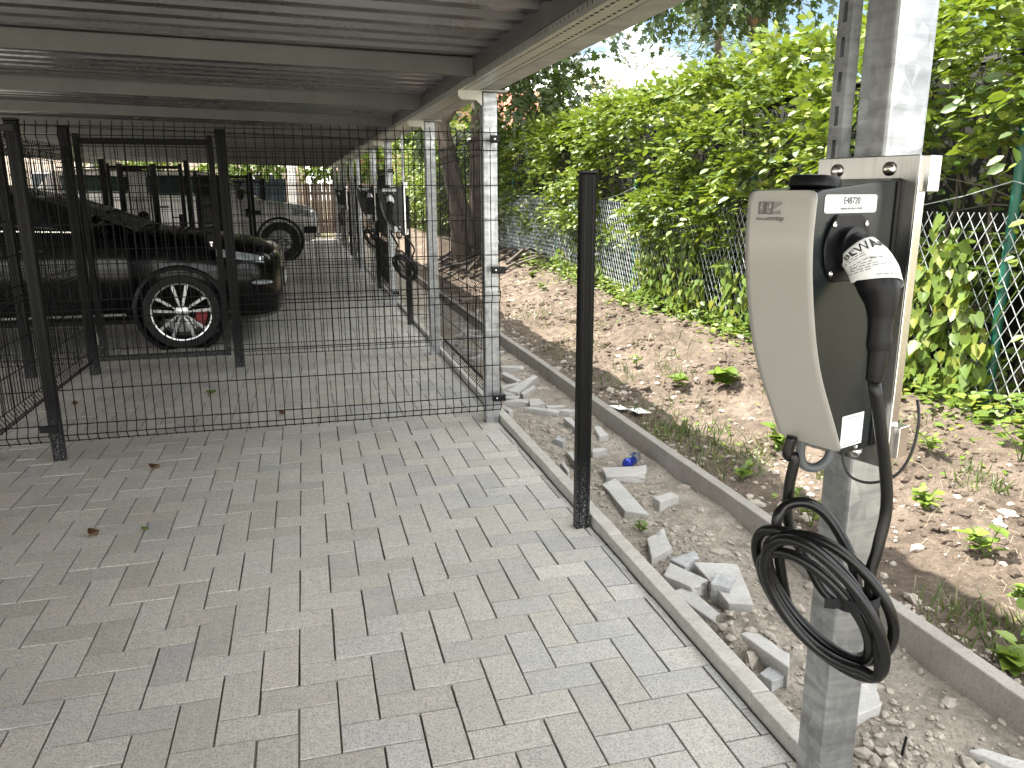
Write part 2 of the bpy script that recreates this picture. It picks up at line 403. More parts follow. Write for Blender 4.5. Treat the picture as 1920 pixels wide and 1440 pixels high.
PX = 1.128          # pavement edge
mod = .10855; X0, Y0 = .6600, 2.0140
def pavement():
    vs = []; fs = []; rn = []; bl = []
    i0, i1 = int((-8.4 - X0) / mod), int((PX - X0) / mod) + 1
    j0, j1 = int((-1.6 - Y0) / mod), int((28.5 - Y0) / mod)
    gx_, gy_ = .0030, .0021; bv = .0013; dz = .0011
    def blk(xa, ya, xb, yb):
        xb = min(xb, PX - .004)
        if xb - xa < .02: return
        n = len(vs); h = random.uniform(-.0016, .0016); tx = random.uniform(-.006, .006); ty = random.uniform(-.006, .006)
        jx = random.uniform(-.0008, .0008); jy = random.uniform(-.0008, .0008)
        a, b, c, d = xa + gx_ + jx, ya + gy_ + jy, xb - gx_ + jx, yb - gy_ + jy
        cx, cy = (a + c) / 2, (b + d) / 2
        def z(x, y): return h + (x - cx) * tx + (y - cy) * ty
        for (x, y) in ((a, b), (c, b), (c, d), (a, d)): vs.append((x, y, z(x, y) - dz))
        for (x, y) in ((a + bv, b + bv), (c - bv, b + bv), (c - bv, d - bv), (a + bv, d - bv)): vs.append((x, y, z(x, y)))
        for (x, y) in ((a, b), (c, b), (c, d), (a, d)): vs.append((x, y, -.02))
        fs.append((n + 4, n + 5, n + 6, n + 7))
        for k in range(4):
            l = (k + 1) % 4; fs.append((n + k, n + l, n + 4 + l, n + 4 + k)); fs.append((n + 8 + k, n + 8 + l, n + l, n + k))
        r = random.random(); q = min(1, max(0, random.gauss(.38, .16) + .20 * sstep(.0, 1.1, cx)))
        rn.extend([r] * 9); bl.extend([q] * 9)
    for i in range(i0, i1 + 1):
        for j in range(j0, j1 + 1):
            s = (j - i) % 4
            if s == 1: blk(X0 + i * mod, Y0 + j * mod, X0 + (i + 1) * mod, Y0 + (j + 2) * mod)
            elif s == 0: blk(X0 + i * mod, Y0 + j * mod, X0 + (i + 2) * mod, Y0 + (j + 1) * mod)
    me = bpy.data.meshes.new('pavement'); me.from_pydata(vs, [], fs)
    for nm, arr in (('rnd', rn), ('blue', bl)):
        me.attributes.new(nm, 'FLOAT', 'FACE').data.foreach_set('value', arr)
    me.materials.append(M['paver']); o = bpy.data.objects.new('pavement', me); COL.objects.link(o); tag(o, kind='structure')
    b = MB(); b.grid(lambda u, v: (-8.5 + u * (PX + 8.497), -1.7 + 30.3 * v, -.0125 + .0095 * min(1, max(0, .55 + 1.3 * nz(u * 19, v * 60, 3) + .6 * nz(u * 70, v * 210, 8))) - .0008), 96, 300); tag(b.build('joint_bed', M['joint']), kind='structure')
pavement()
# kerb edging: one metre concrete strips
for k in range(-2, 27):
    y0 = 2.775 + k * 1.085
    b = MB(); b.box(PX + .002 + random.uniform(-.002, .002), y0 + .0015, -.12, PX + .060, y0 + 1.0835, .046 + random.uniform(-.002, .002))
    tag(b.build('kerb', M['kerb'], bevel=.005, seg=2), kind='structure')

HEAP = [(1.31, 2.06, .075, .10), (1.40, 2.0, .05, .12), (1.5, 1.45, .03, .2), (1.3, 4.5, .03, .35), (1.72, 3.0, .02, .3)]
def hs(x, y):
    h = -.045 + .018 * nz(x * 3, y * 3) + .008 * nz(x * 11, y * 11) + .004 * nz(x * 33, y * 33) + .006 * abs(nz(x * 22, y * 22, 4))
    h += .03 * sstep(1.66, 1.79, x) * (.5 + .5 * nz(y * 1.3, 3.3))
    for cx, cy, a, r in HEAP: h += a * math.exp(-((x - cx) ** 2 + (y - cy) ** 2) / (r * r)) * (1 + .5 * nz(x * 18, y * 18))
    return h
def hb(x, y):
    h = .045 + .165 * sstep(1.95, 3.3, x) + .13 * sstep(7.5, 12, y) * sstep(2.2, 3.4, x)
    e = sstep(1.84, 2.15, x)
    h += e * (.055 * nz(x * 1.1, y * 1.1, 2) + .05 * nz(x * 2.7, y * 2.7, 5) + .034 * nz(x * 7, y * 7, 1)) + .016 * nz(x * 19, y * 19) + .004 * nz(x * 45, y * 45)
    h += .12 * math.exp(-((x - 2.9) ** 2 / .16 + (y - 6.2) ** 2 / .5)) + .08 * math.exp(-((x - 3.0) ** 2 / .1 + (y - 4.6) ** 2 / .25))
    return h
def terrain(name, fn, x0, x1, ys, mat, nx):
    vs = []; fs = []
    for y in ys:
        for i in range(nx + 1):
            x = x0 + (x1 - x0) * i / nx; vs.append((x, y, fn(x, y)))
    for j in range(len(ys) - 1):
        for i in range(nx): a = j * (nx + 1) + i; fs.append((a, a + 1, a + nx + 2, a + nx + 1))
    me = bpy.data.meshes.new(name); me.from_pydata(vs, [], fs); me.polygons.foreach_set('use_smooth', [True] * len(fs)); me.materials.append(mat)
    o = bpy.data.objects.new(name, me); COL.objects.link(o); tag(o, kind='structure'); return o
def yl(y0, y1, d0, gr):
    ys = [y0]; d = d0
    while ys[-1] < y1: ys.append(ys[-1] + d); d *= gr
    return ys
terrain('gravel_strip', hs, PX + .03, 1.82, yl(.2, 28, .014, 1.0045), M['strip'], 46)
terrain('dirt_bank', hb, 1.825, 5.2, yl(.2, 30, .022, 1.0045), M['soil'], 120)
terrain('far_bank', lambda x, y: .22 + .05 * nz(x * .5, y * .5), 5.19, 40, [k * 1.0 for k in range(-6, 60)], M['ground'], 40)

# low concrete wall of slabs
wl = thing('low_concrete_wall', (1.81, 12, -.1), 'low grey concrete slab wall holding back the dirt bank', 'wall')
for k in range(-1, 26):
    y0 = 2.36 + k * 1.085; jx = random.uniform(-.003, .003)
    b = MB(); b.box(1.787 + jx, y0 + .002, -.14, 1.839 + jx, y0 + 1.083, .081 + random.uniform(-.002, .002))
    b.build('slab', M['wall'], wl, world=True, bevel=.006, seg=2)

# ------------------------------------------------------------------ leaf generators (numpy)
def TPL(kind):
    if kind == 'beech':
        v = [(0, 0, 0), (.28, .27, .07), (.68, .25, .06), (1, 0, -.04), (.68, -.25, .06), (.28, -.27, .07)]; f = [(0, 3, 2, 1), (0, 5, 4, 3)]
    elif kind == 'heart':
        v = [(0, 0, 0), (-.16, .2, .04), (.05, .42, .08), (.45, .36, .07), (1, 0, -.06), (.45, -.36, .07), (.05, -.42, .08), (-.16, -.2, .04)]; f = [(0, 4, 3, 2, 1), (0, 7, 6, 5, 4)]
    elif kind == 'maple':
        v = [(0, 0, 0), (.1, .42, .03), (.34, .22, .02), (.62, .46, -.02), (.62, .16, .02), (1, 0, -.05), (.62, -.16, .02), (.62, -.46, -.02), (.34, -.22, .02), (.1, -.42, .03)]; f = [tuple(range(10))]
    elif kind == 'blade':
        v = [(0, .035, 0), (0, -.035, 0), (.5, -.03, .12), (.5, .03, .12), (1, 0, -.02)]; f = [(0, 1, 2, 3), (3, 2, 4, 4)]
        v = [(0, .035, 0), (0, -.035, 0), (.55, -.028, .1), (.55, .028, .1), (1, .004, -.02), (1, -.004, -.02)]; f = [(0, 1, 2, 3), (3, 2, 5, 4)]
    elif kind == 'needle':
        v = [(0, .06, 0), (0, -.06, 0), (.6, -.11, .0), (1, 0, 0), (.6, .11, 0)]; f = [tuple(range(5))]
    return np.array(v, float), f
def leaves(name, pos, d, n, size, kind, mat, parent=None, rnd=None, origin=None):
    pos = np.asarray(pos, float); d = np.asarray(d, float); n = np.asarray(n, float); size = np.asarray(size, float)
    d /= np.linalg.norm(d, axis=1, keepdims=True) + 1e-9
    n = n - d * (n * d).sum(1, keepdims=True); n /= np.linalg.norm(n, axis=1, keepdims=True) + 1e-9
    s = np.cross(n, d); V, Fc = TPL(kind); K = len(V); N = len(pos)
    P = pos[:, None, :] + size[:, None, None] * (V[None, :, 0:1] * d[:, None] + V[None, :, 1:2] * s[:, None] + V[None, :, 2:3] * n[:, None])
    P = P.reshape(-1, 3)
    if origin is None:
        origin = np.array([P[:, 0].mean(), P[:, 1].mean(), P[:, 2].min()]) if parent is None else np.array(parent_loc(parent))
    P = P - origin
    me = bpy.data.meshes.new(name); me.vertices.add(N * K); me.vertices.foreach_set('co', P.ravel())
    fl = [len(f) for f in Fc]; tot = sum(fl); base = np.arange(N)[:, None] * K
    loops = (base + np.concatenate([np.array(f) for f in Fc])[None]).ravel()
    me.loops.add(N * tot); me.loops.foreach_set('vertex_index', loops)
    st = np.concatenate([[0], np.cumsum(fl)[:-1]]); starts = (np.arange(N)[:, None] * tot + st[None]).ravel()
    me.polygons.add(N * len(Fc)); me.polygons.foreach_set('loop_start', starts)
    me.polygons.foreach_set('loop_total', np.tile(fl, N))
    if rnd is None: rnd = RNG.random(N)
    me.attributes.new('rnd', 'FLOAT', 'FACE').data.foreach_set('value', np.clip(np.repeat(rnd, len(Fc)), 0, 1).astype(np.float32))
    me.update(calc_edges=True); me.validate(); me.materials.append(mat)
    o = bpy.data.objects.new(name, me); COL.objects.link(o)
    if parent is None: o.location = origin
    else: o.parent = parent
    return o
def parent_loc(p):
    while p.parent: p = p.parent
    return tuple(p.location)
def unit(a): return a / (np.linalg.norm(a, axis=1, keepdims=True) + 1e-9)
def sprays(C, D, per, ln, ls, droop=.25, jit=.35, nrm=None):
    """C centres (n,3) spray roots, D directions -> leaf arrays"""
    n = len(C); D = unit(np.asarray(D, float)); UPV = np.array([0, 0, 1.0])
    N0 = np.tile(UPV, (n, 1)) if nrm is None else nrm
    N0 = unit(N0 + RNG.normal(0, .28, (n, 3))); S = unit(np.cross(N0, D)); N0 = unit(np.cross(D, S))
    P = []; DD = []; NN = []; SZ = []; RR = []
    L = ln * RNG.uniform(.6, 1.25, n); rb = RNG.random(n)
    for k in range(per):
        t = (k + .6) / per; side = 1 if k % 2 else -1
        p = C + D * (L * t)[:, None] - UPV * (droop * L * t * t)[:, None] + RNG.normal(0, .012, (n, 3))
        if k == per - 1: dd = D.copy()
        else: dd = D * .62 + S * side * .8
        dd = dd + RNG.normal(0, jit * .6, (n, 3)) - UPV * .22
        nn = N0 + RNG.normal(0, jit, (n, 3))
        P.append(p); DD.append(dd); NN.append(nn); SZ.append(ls * RNG.uniform(.6, 1.2, n) * (1.05 - .25 * t)); RR.append(np.clip(rb * .6 + RNG.random(n) * .35 + t * .08, 0, 1))
    return [np.concatenate(a) for a in (P, DD, NN, SZ, RR)]

# ------------------------------------------------------------------ hedge
def hedge(label, y0, y1, ztop, dens, ls, per, origin, hole=True, xf=3.62, z0=.75):
    root = thing('beech_hedge', origin, label, 'hedge')
    A = (y1 - y0) * (ztop - z0); n = int(A * dens)
    Y = RNG.uniform(y0, y1, n * 2); Z = z0 + (ztop - z0) * RNG.random(n * 2) ** .85
    keep = np.array([(nz(y * .75, z * 1.1, 9) + .6 * nz(y * 2.1, z * 2.6, 3)) > -.20 for y, z in zip(Y, Z)]) if hole else np.ones(n * 2, bool)
    Y, Z = Y[keep][:n], Z[keep][:n]; n = len(Y)
    bul = np.array([.20 * nz(y * .9, z * 1.1, 1) + .24 * nz(y * 1.2, z * 3.4, 14) + .10 * nz(y * 2.9, z * 4.1, 6) for y, z in zip(Y, Z)])
    X = xf + .05 + bul +   .8 * np.clip(1.15 - Z, 0, 1) + RNG.exponential(.09, n)
    C = np.stack([X, Y, Z], 1)
    D = np.stack([-np.ones(n), RNG.normal(-.15, .65, n), RNG.normal(.12, .38, n)], 1)
    parts = [sprays(C, D, per, .33, ls)]
    # deeper layer
    m = int(n * .36); Yd = RNG.uniform(y0, y1, m); Zd = RNG.uniform(z0 - .45, ztop, m)
    Cd = np.stack([xf + .35 + RNG.exponential(.16, m), Yd, Zd], 1)
    parts.append(sprays(Cd, np.stack([-np.ones(m) * .6, RNG.normal(0, .8, m), RNG.normal(.1, .5, m)], 1), per, .26, ls))
    # low sparse twigs behind the wire
    m = int((y1 - y0) * dens * .20); Yl = RNG.uniform(y0, y1, m); Zl = RNG.uniform(.3, z0 + .3, m)
    parts.append(sprays(np.stack([xf + .32 + RNG.exponential(.14, m), Yl, Zl], 1), np.stack([-np.ones(m), RNG.normal(0, .7, m), RNG.normal(0, .4, m)], 1), per, .22, ls * .9))
    # top
    m = int((y1 - y0) * 1.3 * dens * 1.0); Yt = RNG.uniform(y0, y1, m); Xt = xf + .1 + RNG.random(m) ** 1.4 * 1.4
    Zt = np.array([ztop - .1 + .13 * nz(y * .8, x, 2) + .06 * nz(y * 3, x * 3) for x, y in zip(Xt, Yt)])
    parts.append(sprays(np.stack([Xt, Yt, Zt], 1), np.stack([RNG.normal(-.35, .5, m), RNG.normal(0, .5, m), RNG.uniform(.2, 1.1, m)], 1), per, .26, ls, droop=.1))
    P, D2, N2, S2, R2 = [np.concatenate(a) for a in zip(*parts)]
    leaves('foliage', P, D2, N2, S2, 'beech', M['beech'], root, R2)
    tw = MB()
    for k in range(int((y1 - y0) * 5)):
        y = random.uniform(y0, y1); x = xf + random.uniform(.22, .8); p = [(x, y, .1)]; xx, yy = x, y
        for q in range(5):
            xx += random.uniform(-.07, .06); yy += random.uniform(-.16, .16); p.append((xx, yy, .1 + (ztop - .45) * (q + 1) / 5))
        tw.tube(p, [.022, .018, .014, .011, .008, .004], 5)
        for q in range(4):
            a = p[random.randint(1, 4)]; e = (a[0] - random.uniform(.1, .4), a[1] + random.uniform(-.5, .5), a[2] + random.uniform(-.05, .35))
            tw.tube([a, ((a[0] + e[0]) / 2, (a[1] + e[1]) / 2, (a[2] + e[2]) / 2 + .03), e], [.008, .006, .003], 4)
    tw.build('branches', M['twig'], root, world=True)
    cb = MB()  # solid core behind the leaves, its dark colour paints shade into the gaps
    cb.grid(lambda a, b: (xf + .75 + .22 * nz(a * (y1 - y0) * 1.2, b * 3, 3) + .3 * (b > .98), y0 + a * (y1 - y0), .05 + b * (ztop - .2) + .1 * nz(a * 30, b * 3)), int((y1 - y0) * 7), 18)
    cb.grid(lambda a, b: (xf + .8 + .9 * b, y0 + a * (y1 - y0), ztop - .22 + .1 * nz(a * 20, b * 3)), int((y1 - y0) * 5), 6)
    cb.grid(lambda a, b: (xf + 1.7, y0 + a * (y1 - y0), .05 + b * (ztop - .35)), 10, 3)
    cb.build('gap_shade_core', M['core'], root, world=True, smooth=True)
    return root
hedge('tall sunlit beech hedge overhanging the chain link fence', 2.3, 12.3, 2.50, 100, .096, 8, (4.2, 7, .1))
hedge('far shaded end of beech hedge under the dark maple', 12.3, 18.6, 2.55, 48, .105, 8, (4.2, 15.5, .1), hole=False, z0=.35)
hedge('bright yellow green hedge in full sun far down the strip', 19.5, 31, 3.25, 34, .11, 7, (4.2, 25, .1), hole=False, xf=3.3, z0=.25)

# ------------------------------------------------------------------ chain link fence
cf = thing('chain_link_fence', (3.7, 8, .15), 'silver chain link fence with green posts in front of the hedge', 'fence')
fm = MB(); ztp = 1.30; zb0 = .12; st = .078; hh = ztp - zb0
yy = 2.2
while yy < 15.5:
    for sg in (1, -1):
        pts = []
        for q in range(9):
            z = zb0 + hh * q / 8; y = yy + sg * z * .62
            pts.append((3.70 + .012 * nz(y, z * 2) + sg * .002, y, z + .12 * sstep(7.5, 12, y)))
        fm.tube(pts, .0029, 3, cap=False)
    yy += st
for z in (1.29, 1.31):
    pass
fm.build('wire_mesh', M['chain'], cf, world=True)
tw = MB(); FP = [1.0, 3.50, 6.10, 8.60, 11.55, 14.2]
for a, b in zip(FP[:-1], FP[1:]):
    za = 1.47; tw.tube([(3.695, a + (b - a) * t, za + .1 * sstep(7, 12, a + (b - a) * t) - .18 * 4 * t * (1 - t)) for t in [k / 8 for k in range(9)]], .003, 4)
tw.build('tension_wire', M['chain'], cf, world=True)
for y in FP:
    b = MB(); h = hb(3.72, y); b.tube([(3.725, y, h - .1), (3.725, y, h + 1.34 + (.16 if y == 3.5 else 0))], .027, 14); b.lathe([(.029, 0), (.029, .03), (.018, .042), (.002, .046)], Matrix.Translation((3.725, y, h + 1.34 + (.16 if y == 3.5 else 0))), 14)
    b.build('post', M['green'], cf, world=True, auto=40)

# vines on the fence
def vine(label, y0, y1, ztops, n, sz=.085):
    y = []; z = []
    while len(y) < n:
        a = random.random(); yy = y0 + a * (y1 - y0); zt = np.interp(a, np.linspace(0, 1, len(ztops)), ztops)
        zz = .12 + random.random() ** 1.1 * 1.2
        if zz < zt + .05 * nz(yy * 5, 3): y.append(yy); z.append(zz)
    y = np.array(y); z = np.array(z); x = 3.66 - RNG.random(n) * .10 - .10 * np.clip(.6 - z, 0, 1)
    z = z + np.array([hb(3.6, q) - .15 for q in y])
    root = thing('climbing_vine', (3.62, (y0 + y1) / 2, .2), label, 'vine', 'vines climbing the chain link fence')
    d = np.stack([RNG.normal(-.25, .25, n), RNG.normal(0, .5, n), -np.ones(n)], 1); nn = np.stack([-np.ones(n), RNG.normal(0, .35, n), RNG.normal(.55, .3, n)], 1)
    leaves('foliage', np.stack([x, y, z], 1), d, nn, sz * RNG.uniform(.55, 1.15, n), 'heart', M['vine'], root)
    s = MB()
    for k in range(int(n / 28)):
        yy = random.uniform(y0, y1); p = [(3.69, yy, .15)]
        for q in range(4): p.append((3.69 + random.uniform(-.02, .01), p[-1][1] + random.uniform(-.12, .12), p[-1][2] + .2))
        s.tube(p, .003, 4)
    s.build('stem', M['weed'], root, world=True)
vine('bindweed with heart shaped leaves climbing beside the nearest green fence post', 3.42, 4.25, [.45, 1.0, 1.25, .75, .3], 430)
vine('leafy vine draped over chain link just right of the lone black post', 6.6, 8.4, [.35, .95, 1.1, .6, .9, .35], 560, .08)
vine('low vine tangle at the foot of the chain link behind the charger', 4.5, 6.4, [.35, .5, .35, .7, .8], 360, .08)
vine('vine low on the fence left of the lone black post', 9.0, 11.2, [.3, .6, .3, .5], 220, .08)

exec_after = []

# ------------------------------------------------------------------ carport
def zb(y): return 1.999 + .0155 * (y - 4.65)
XL = -6.4
def rz(x): return .0235 * (.9 - x)
YB, YE = -1.5, 27.7
cp = thing('carport', (-2.4, 13, 0), 'long steel carport with corrugated metal roof and galvanised posts', 'carport')
b = MB(); per = .207; prof = [(0, 0), (.038, 0), (.058, .042), (.149, .042), (.169, 0), (.207, 0)]
ys = []
y = YB
while y < YE:
    for q, h in prof[:-1]: ys.append((y + q, h))
    # little stiffening groove
    y += per
n = len(ys); xs = [XL - .15, -2.5, 1.26]
vs = [(x, yy, zb(yy) + .102 + rz(x) + h) for x in xs for yy, h in ys]
fs = [(i * n + k, i * n + k + 1, (i + 1) * n + k + 1, (i + 1) * n + k) for i in range(len(xs) - 1) for k in range(n - 1)]
b.add(vs, fs); b.build('roof_sheet', M['roof'], cp, world=True, solid=.003)
k = 0
for y in np.arange(.16 - 1.92 + .2, YE, 1.92):
    y = float(y)
    b = MB(); h0 = zb(y) + .015
    def P_(x, dy, dz): return (x, y + dy, h0 + rz(x) + dz)
    # C profile: web, lower flange going back with lip, upper flange
    for (a0, a1, c0, c1) in ((0, .004, 0, .0865), (.004, .055, 0, .003), (.052, .055, .003, .016), (.004, .055, .083, .0865)):
        v8 = [P_(x, dy, dz) for dz in (c0, c1) for dy in (a0, a1) for x in (XL, .892)]
        b.add(v8, [(0, 2, 3, 1), (4, 5, 7, 6), (0, 1, 5, 4), (2, 6, 7, 3), (0, 4, 6, 2), (1, 3, 7, 5)])
    b.build('purlin', M['purlin'], cp, world=True)
def slopebeam(x0, x1, d0, d1, ya=YB, yb=YE):
    b = MB(); v8 = [(x, yy, zb(yy) + d) for d in (d0, d1) for yy in (ya, yb) for x in (x0, x1)]
    return b.add(v8, [(0, 2, 3, 1), (4, 5, 7, 6), (0, 1, 5, 4), (2, 6, 7, 3), (0, 4, 6, 2), (1, 3, 7, 5)])
slopebeam(1.030, 1.142, 0, .15).build('edge_beam', M['galv_l'], cp, world=True, bevel=.004)
b = slopebeam(.8955, .903, .030, .117); v = slopebeam(.9035, .945, .030, .035); b.add(v.v, v.f); v = slopebeam(.9035, .945, .111, .1165); b.add(v.v, v.f)
b.build('inner_beam', M['purlin'], cp, world=True)
slopebeam(XL + .9, XL + 1.0, .0, .14).build('edge_beam', M['galv_l'], cp, world=True)
slopebeam(1.143, 1.26, .085, .100).build('eaves_trim', M['galv_l'], cp, world=True)
PY = [1.273] + [a + 5.68 * q for q in range(0, 5) for a in (4.648, 6.915)]
PY = [p for p in PY if p < YE]
for i, y in enumerate(PY):
    b = MB(); b.box(1.040, y, -.12, 1.128, y + .088, zb(y) - .012); po = b.build('post', M['galv'], cp, world=True, bevel=.009, seg=3)
    b = MB(); b.box(1.018, y - .012, zb(y) - .0115, 1.185, y + .10, zb(y) - .001); b.build('cap_plate', M['galv_l'], po, world=True, bevel=.002)
    b = MB(); b.box(XL + .91, y, -.12, XL + .998, y + .088, zb(y) - .001); b.build('post', M['galv'], cp, world=True, bevel=.009, seg=2)
    if i and y < 20:
        b = MB(); b.prism([(.895, .0), (1.034, .0), (1.034, -.085), (1.00, -.052), (.915, -.052), (.895, -.035)], Matrix(((1, 0, 0, 0), (0, 0, -1, y - .004), (0, 1, 0, zb(y) - .006), (0, 0, 0, 1))), .006)
        b.build('tray_bracket', M['tray'], cp, world=True)
# perforated cable tray hung under the beam
ct = thing('cable_tray', (.96, 12, 1.99), 'perforated grey cable tray running along the inside of the edge beam', 'cable tray')
b = MB(); x0, x1 = .905, 1.018; pt = .0454
def q4(a, c, d, e): b.add([a, c, d, e], [(0, 1, 2, 3)])
xr = [x0, x0 + .021, x0 + .033, x1 - .033, x1 - .021, x1]
yy = YB + .3
while yy < YE - .3:
    ya, yb_, yc = yy, yy + pt * .34, yy + pt
    def Z(y): return zb(y) - .004
    for xa, xb in ((xr[0], xr[1]), (xr[2], xr[3]), (xr[4], xr[5])): q4((xa, ya, Z(ya)), (xb, ya, Z(ya)), (xb, yc, Z(yc)), (xa, yc, Z(yc)))
    for xa, xb in ((xr[1], xr[2]), (xr[3], xr[4])): q4((xa, ya, Z(ya)), (xb, ya, Z(ya)), (xb, yb_, Z(yb_)), (xa, yb_, Z(yb_)))
    # side with square holes
    hz = [0, .018, .030, .050]
    for xx in (x0, x1):
        for za, zc in ((0, .018), (.030, .050)): q4((xx, ya, Z(ya) + za), (xx, yc, Z(yc) + za), (xx, yc, Z(yc) + zc), (xx, ya, Z(ya) + zc))
        yb2 = yy + pt * .78
        q4((xx, ya, Z(ya) + .018), (xx, yb2, Z(yb2) + .018), (xx, yb2, Z(yb2) + .030), (xx, ya, Z(ya) + .030))
    yy += pt
b.build('channel', M['tray'], ct, world=True, solid=.0016)
b = MB()
for k in range(7):
    px = x0 + .025 + k * .013 + random.uniform(-.003, .003)
    b.tube([(px + .006 * nz(q * .6, k), YB + .4 + q * .6, zb(YB + .4 + q * .6) + .006) for q in range(int((YE - YB - .8) / .6))], .0055, 5)
b.build('cables', M['cable'], ct, world=True)

# strut channel beside the charger post (slotted)
def strut(name, x, y, z0, z1, label, facing='x', slots=True):
    t = thing(name, (x, y, z0), label, 'strut channel', 'slotted steel strut channels')
    b = MB(); wd = .041; p = .0625; z = z0
    def q(a0, a1, za, zc): b.add([(x, a0, za), (x, a1, za), (x, a1, zc), (x, a0, zc)], [(0, 1, 2, 3)])
    while z < z1 - .001:
        zc = min(z + p, z1)
        q(y, y + .0145, z, zc); q(y + .0265, y + wd, z, zc); q(y + .0145, y + .0265, z, min(zc, z + p * .42)); z += p
    for yy in (y, y + wd): b.add([(x, yy, z0), (x + .02, yy, z0), (x + .02, yy, z1), (x, yy, z1)], [(0, 1, 2, 3)])
    for yy, y2 in ((y, y + .009), (y + wd, y + wd - .009)): b.add([(x + .02, yy, z0), (x + .02, y2, z0), (x + .02, y2, z1), (x + .02, yy, z1)], [(0, 1, 2, 3)])
    b.build('slotted_rail', M['galv'], t, world=True, solid=.0018)
    b = MB(); b.box(x - .002, y - .004, z0 - .002, x + .024, y + wd + .004, z0 + .012); b.build('end_cap', M['galv_l'], t, world=True)
    return t
strut('strut_channel', 1.016, 1.366, .88, zb(1.3) - .01, 'slotted steel strut channel fixed to the nearest charger post')

# ------------------------------------------------------------------ wire panels, posts, gates
HZ = [1.76, 1.712, 1.66, 1.463, 1.263, 1.058, .868, .818, .772, .558, .381, .186, .134, .0947]
FOLD = [(1.785, 0), (1.76, 0), (1.712, .03), (1.66, 0), (.868, 0), (.818, .03), (.772, 0), (.186, 0), (.134, .03), (.0947, 0), (.088, 0)]
WR = .0031
def panel_mesh(L, dz=0, zmin=0):
    b = MB(); n = int(round(L / .05))
    for k in range(n + 1):
        x = k * L / n
        b.tube([(x, -o, z + dz) for z, o in FOLD], WR, 4, cap=False)
    for z in HZ:
        o = .03 if z in (1.712, .818, .134) else 0
        b.tube([(0, -o + .005, z + dz), (L, -o + .005, z + dz)], WR * 1.1, 4, cap=False)
    return b
PMESH = {}
def panel(x, y, L, rot, label, clamps=(), dz=0):
    t = thing('mesh_fence', (x, y, 0), label, 'fence panel', 'black wire mesh fence panels', R(rot))
    key = (round(L, 3), dz)
    if key in PMESH:
        o = PMESH[key].copy(); COL.objects.link(o); o.parent = t
    else:
        o = panel_mesh(L, dz).build('wire_mesh', M['wire'], t); PMESH[key] = o
    return t
def fpost(x, y, h, label, wx=.062, wy=.045, clamps=()):
    t = thing('fence_post', (x, y, 0), label, 'fence post', 'black steel fence posts')
    b = MB(); b.box(-wx / 2, -wy / 2, -.1, wx / 2, wy / 2, h); b.build('shaft', M['black'], t, bevel=.004)
    b = MB(); b.box(-wx / 2 - .004, -wy / 2 - .004, h, wx / 2 + .004, wy / 2 + .004, h + .012); b.build('cap', M['plug'], t, bevel=.003)
    # raised rail groove strips on front
    b = MB(); b.box(-wx / 2 + .012, -wy / 2 - .0025, .0, -wx / 2 + .016, -wy / 2, h - .01); b.box(wx / 2 - .016, -wy / 2 - .0025, 0, wx / 2 - .012, -wy / 2, h - .01); b.build('groove', M['plug'], t)
    for z, dx in clamps:
        b = MB(); b.box(-wx / 2 - .03 + dx, -wy / 2 - .012, z, wx / 2 + dx, -wy / 2 - .0026, z + .038); b.build('clamp', M['plug'], t, bevel=.003)
    return t
fpost(1.086, 2.985, 1.485, 'lone black steel post standing at the kerb in front of the hedge')

ORD = ['nearest', 'second', 'third', 'fourth']
def gate(x0, x1, y, label):
    t = thing('gate', ((x0 + x1) / 2, y, .1), label, 'gate', 'black wire mesh gates')
    b = MB(); f = .042; zt, zl = 1.85, .105
    b.box(x0, y - f / 2, zl, x0 + f, y + f / 2, zt + .03); b.box(x1 - f, y - f / 2, zl, x1, y + f / 2, zt + .03)
    b.box(x0 + f, y - f / 2 + .001, zt - .045, x1 - f, y + f / 2 - .001, zt - .002); b.box(x0 + f, y - f / 2 + .001, zl + .002, x1 - f, y + f / 2 - .001, zl + .045)
    b.build('frame', M['black'], t, world=True, bevel=.003)
    b = MB(); n = int((x1 - x0 - 2 * f) / .05)
    for k in range(n + 1):
        x = x0 + f + .01 + k * .05; b.tube([(x, y, zl + .04), (x, y, zt - .04)], WR, 4, cap=False)
    for k in range(9):
        z = zl + .1 + k * .2; b.tube([(x0 + f, y + .004, z), (x1 - f, y + .004, z)], WR * 1.1, 4, cap=False)
    b.build('wire_mesh', M['wire'], t, world=True)
    b = MB(); b.box(x1 - f - .062, y - .035, .985, x1 - f - .001, y + .035, 1.165); lk = b.build('lock', M['black'], t, world=True, bevel=.005)
    b = MB(); b.lathe([(.011, 0), (.011, .004), (.004, .005)], Matrix.Translation((x1 - f - .033, y - .0355, 1.045)) @ Matrix.Rotation(R(90), 4, 'X'), 14); b.box(x1 - f - .037, y - .0385, 1.015, x1 - f - .029, y - .0355, 1.045); b.build('keyhole', M['chrome'], lk, world=True)
    b = MB(); b.tube([(x1 - f - .03, y - .035, 1.12), (x1 - f - .03, y - .075, 1.12), (x1 - f - .13, y - .078, 1.12)], .009, 8); b.build('handle', M['black'], lk, world=True)
    for z in (.25, 1.7):
        b = MB(); b.tube([(x0 - .006, y - .02, z), (x0 - .006, y - .02, z + .09)], .011, 8); b.build('hinge', M['bolt'], t, world=True)
    return t
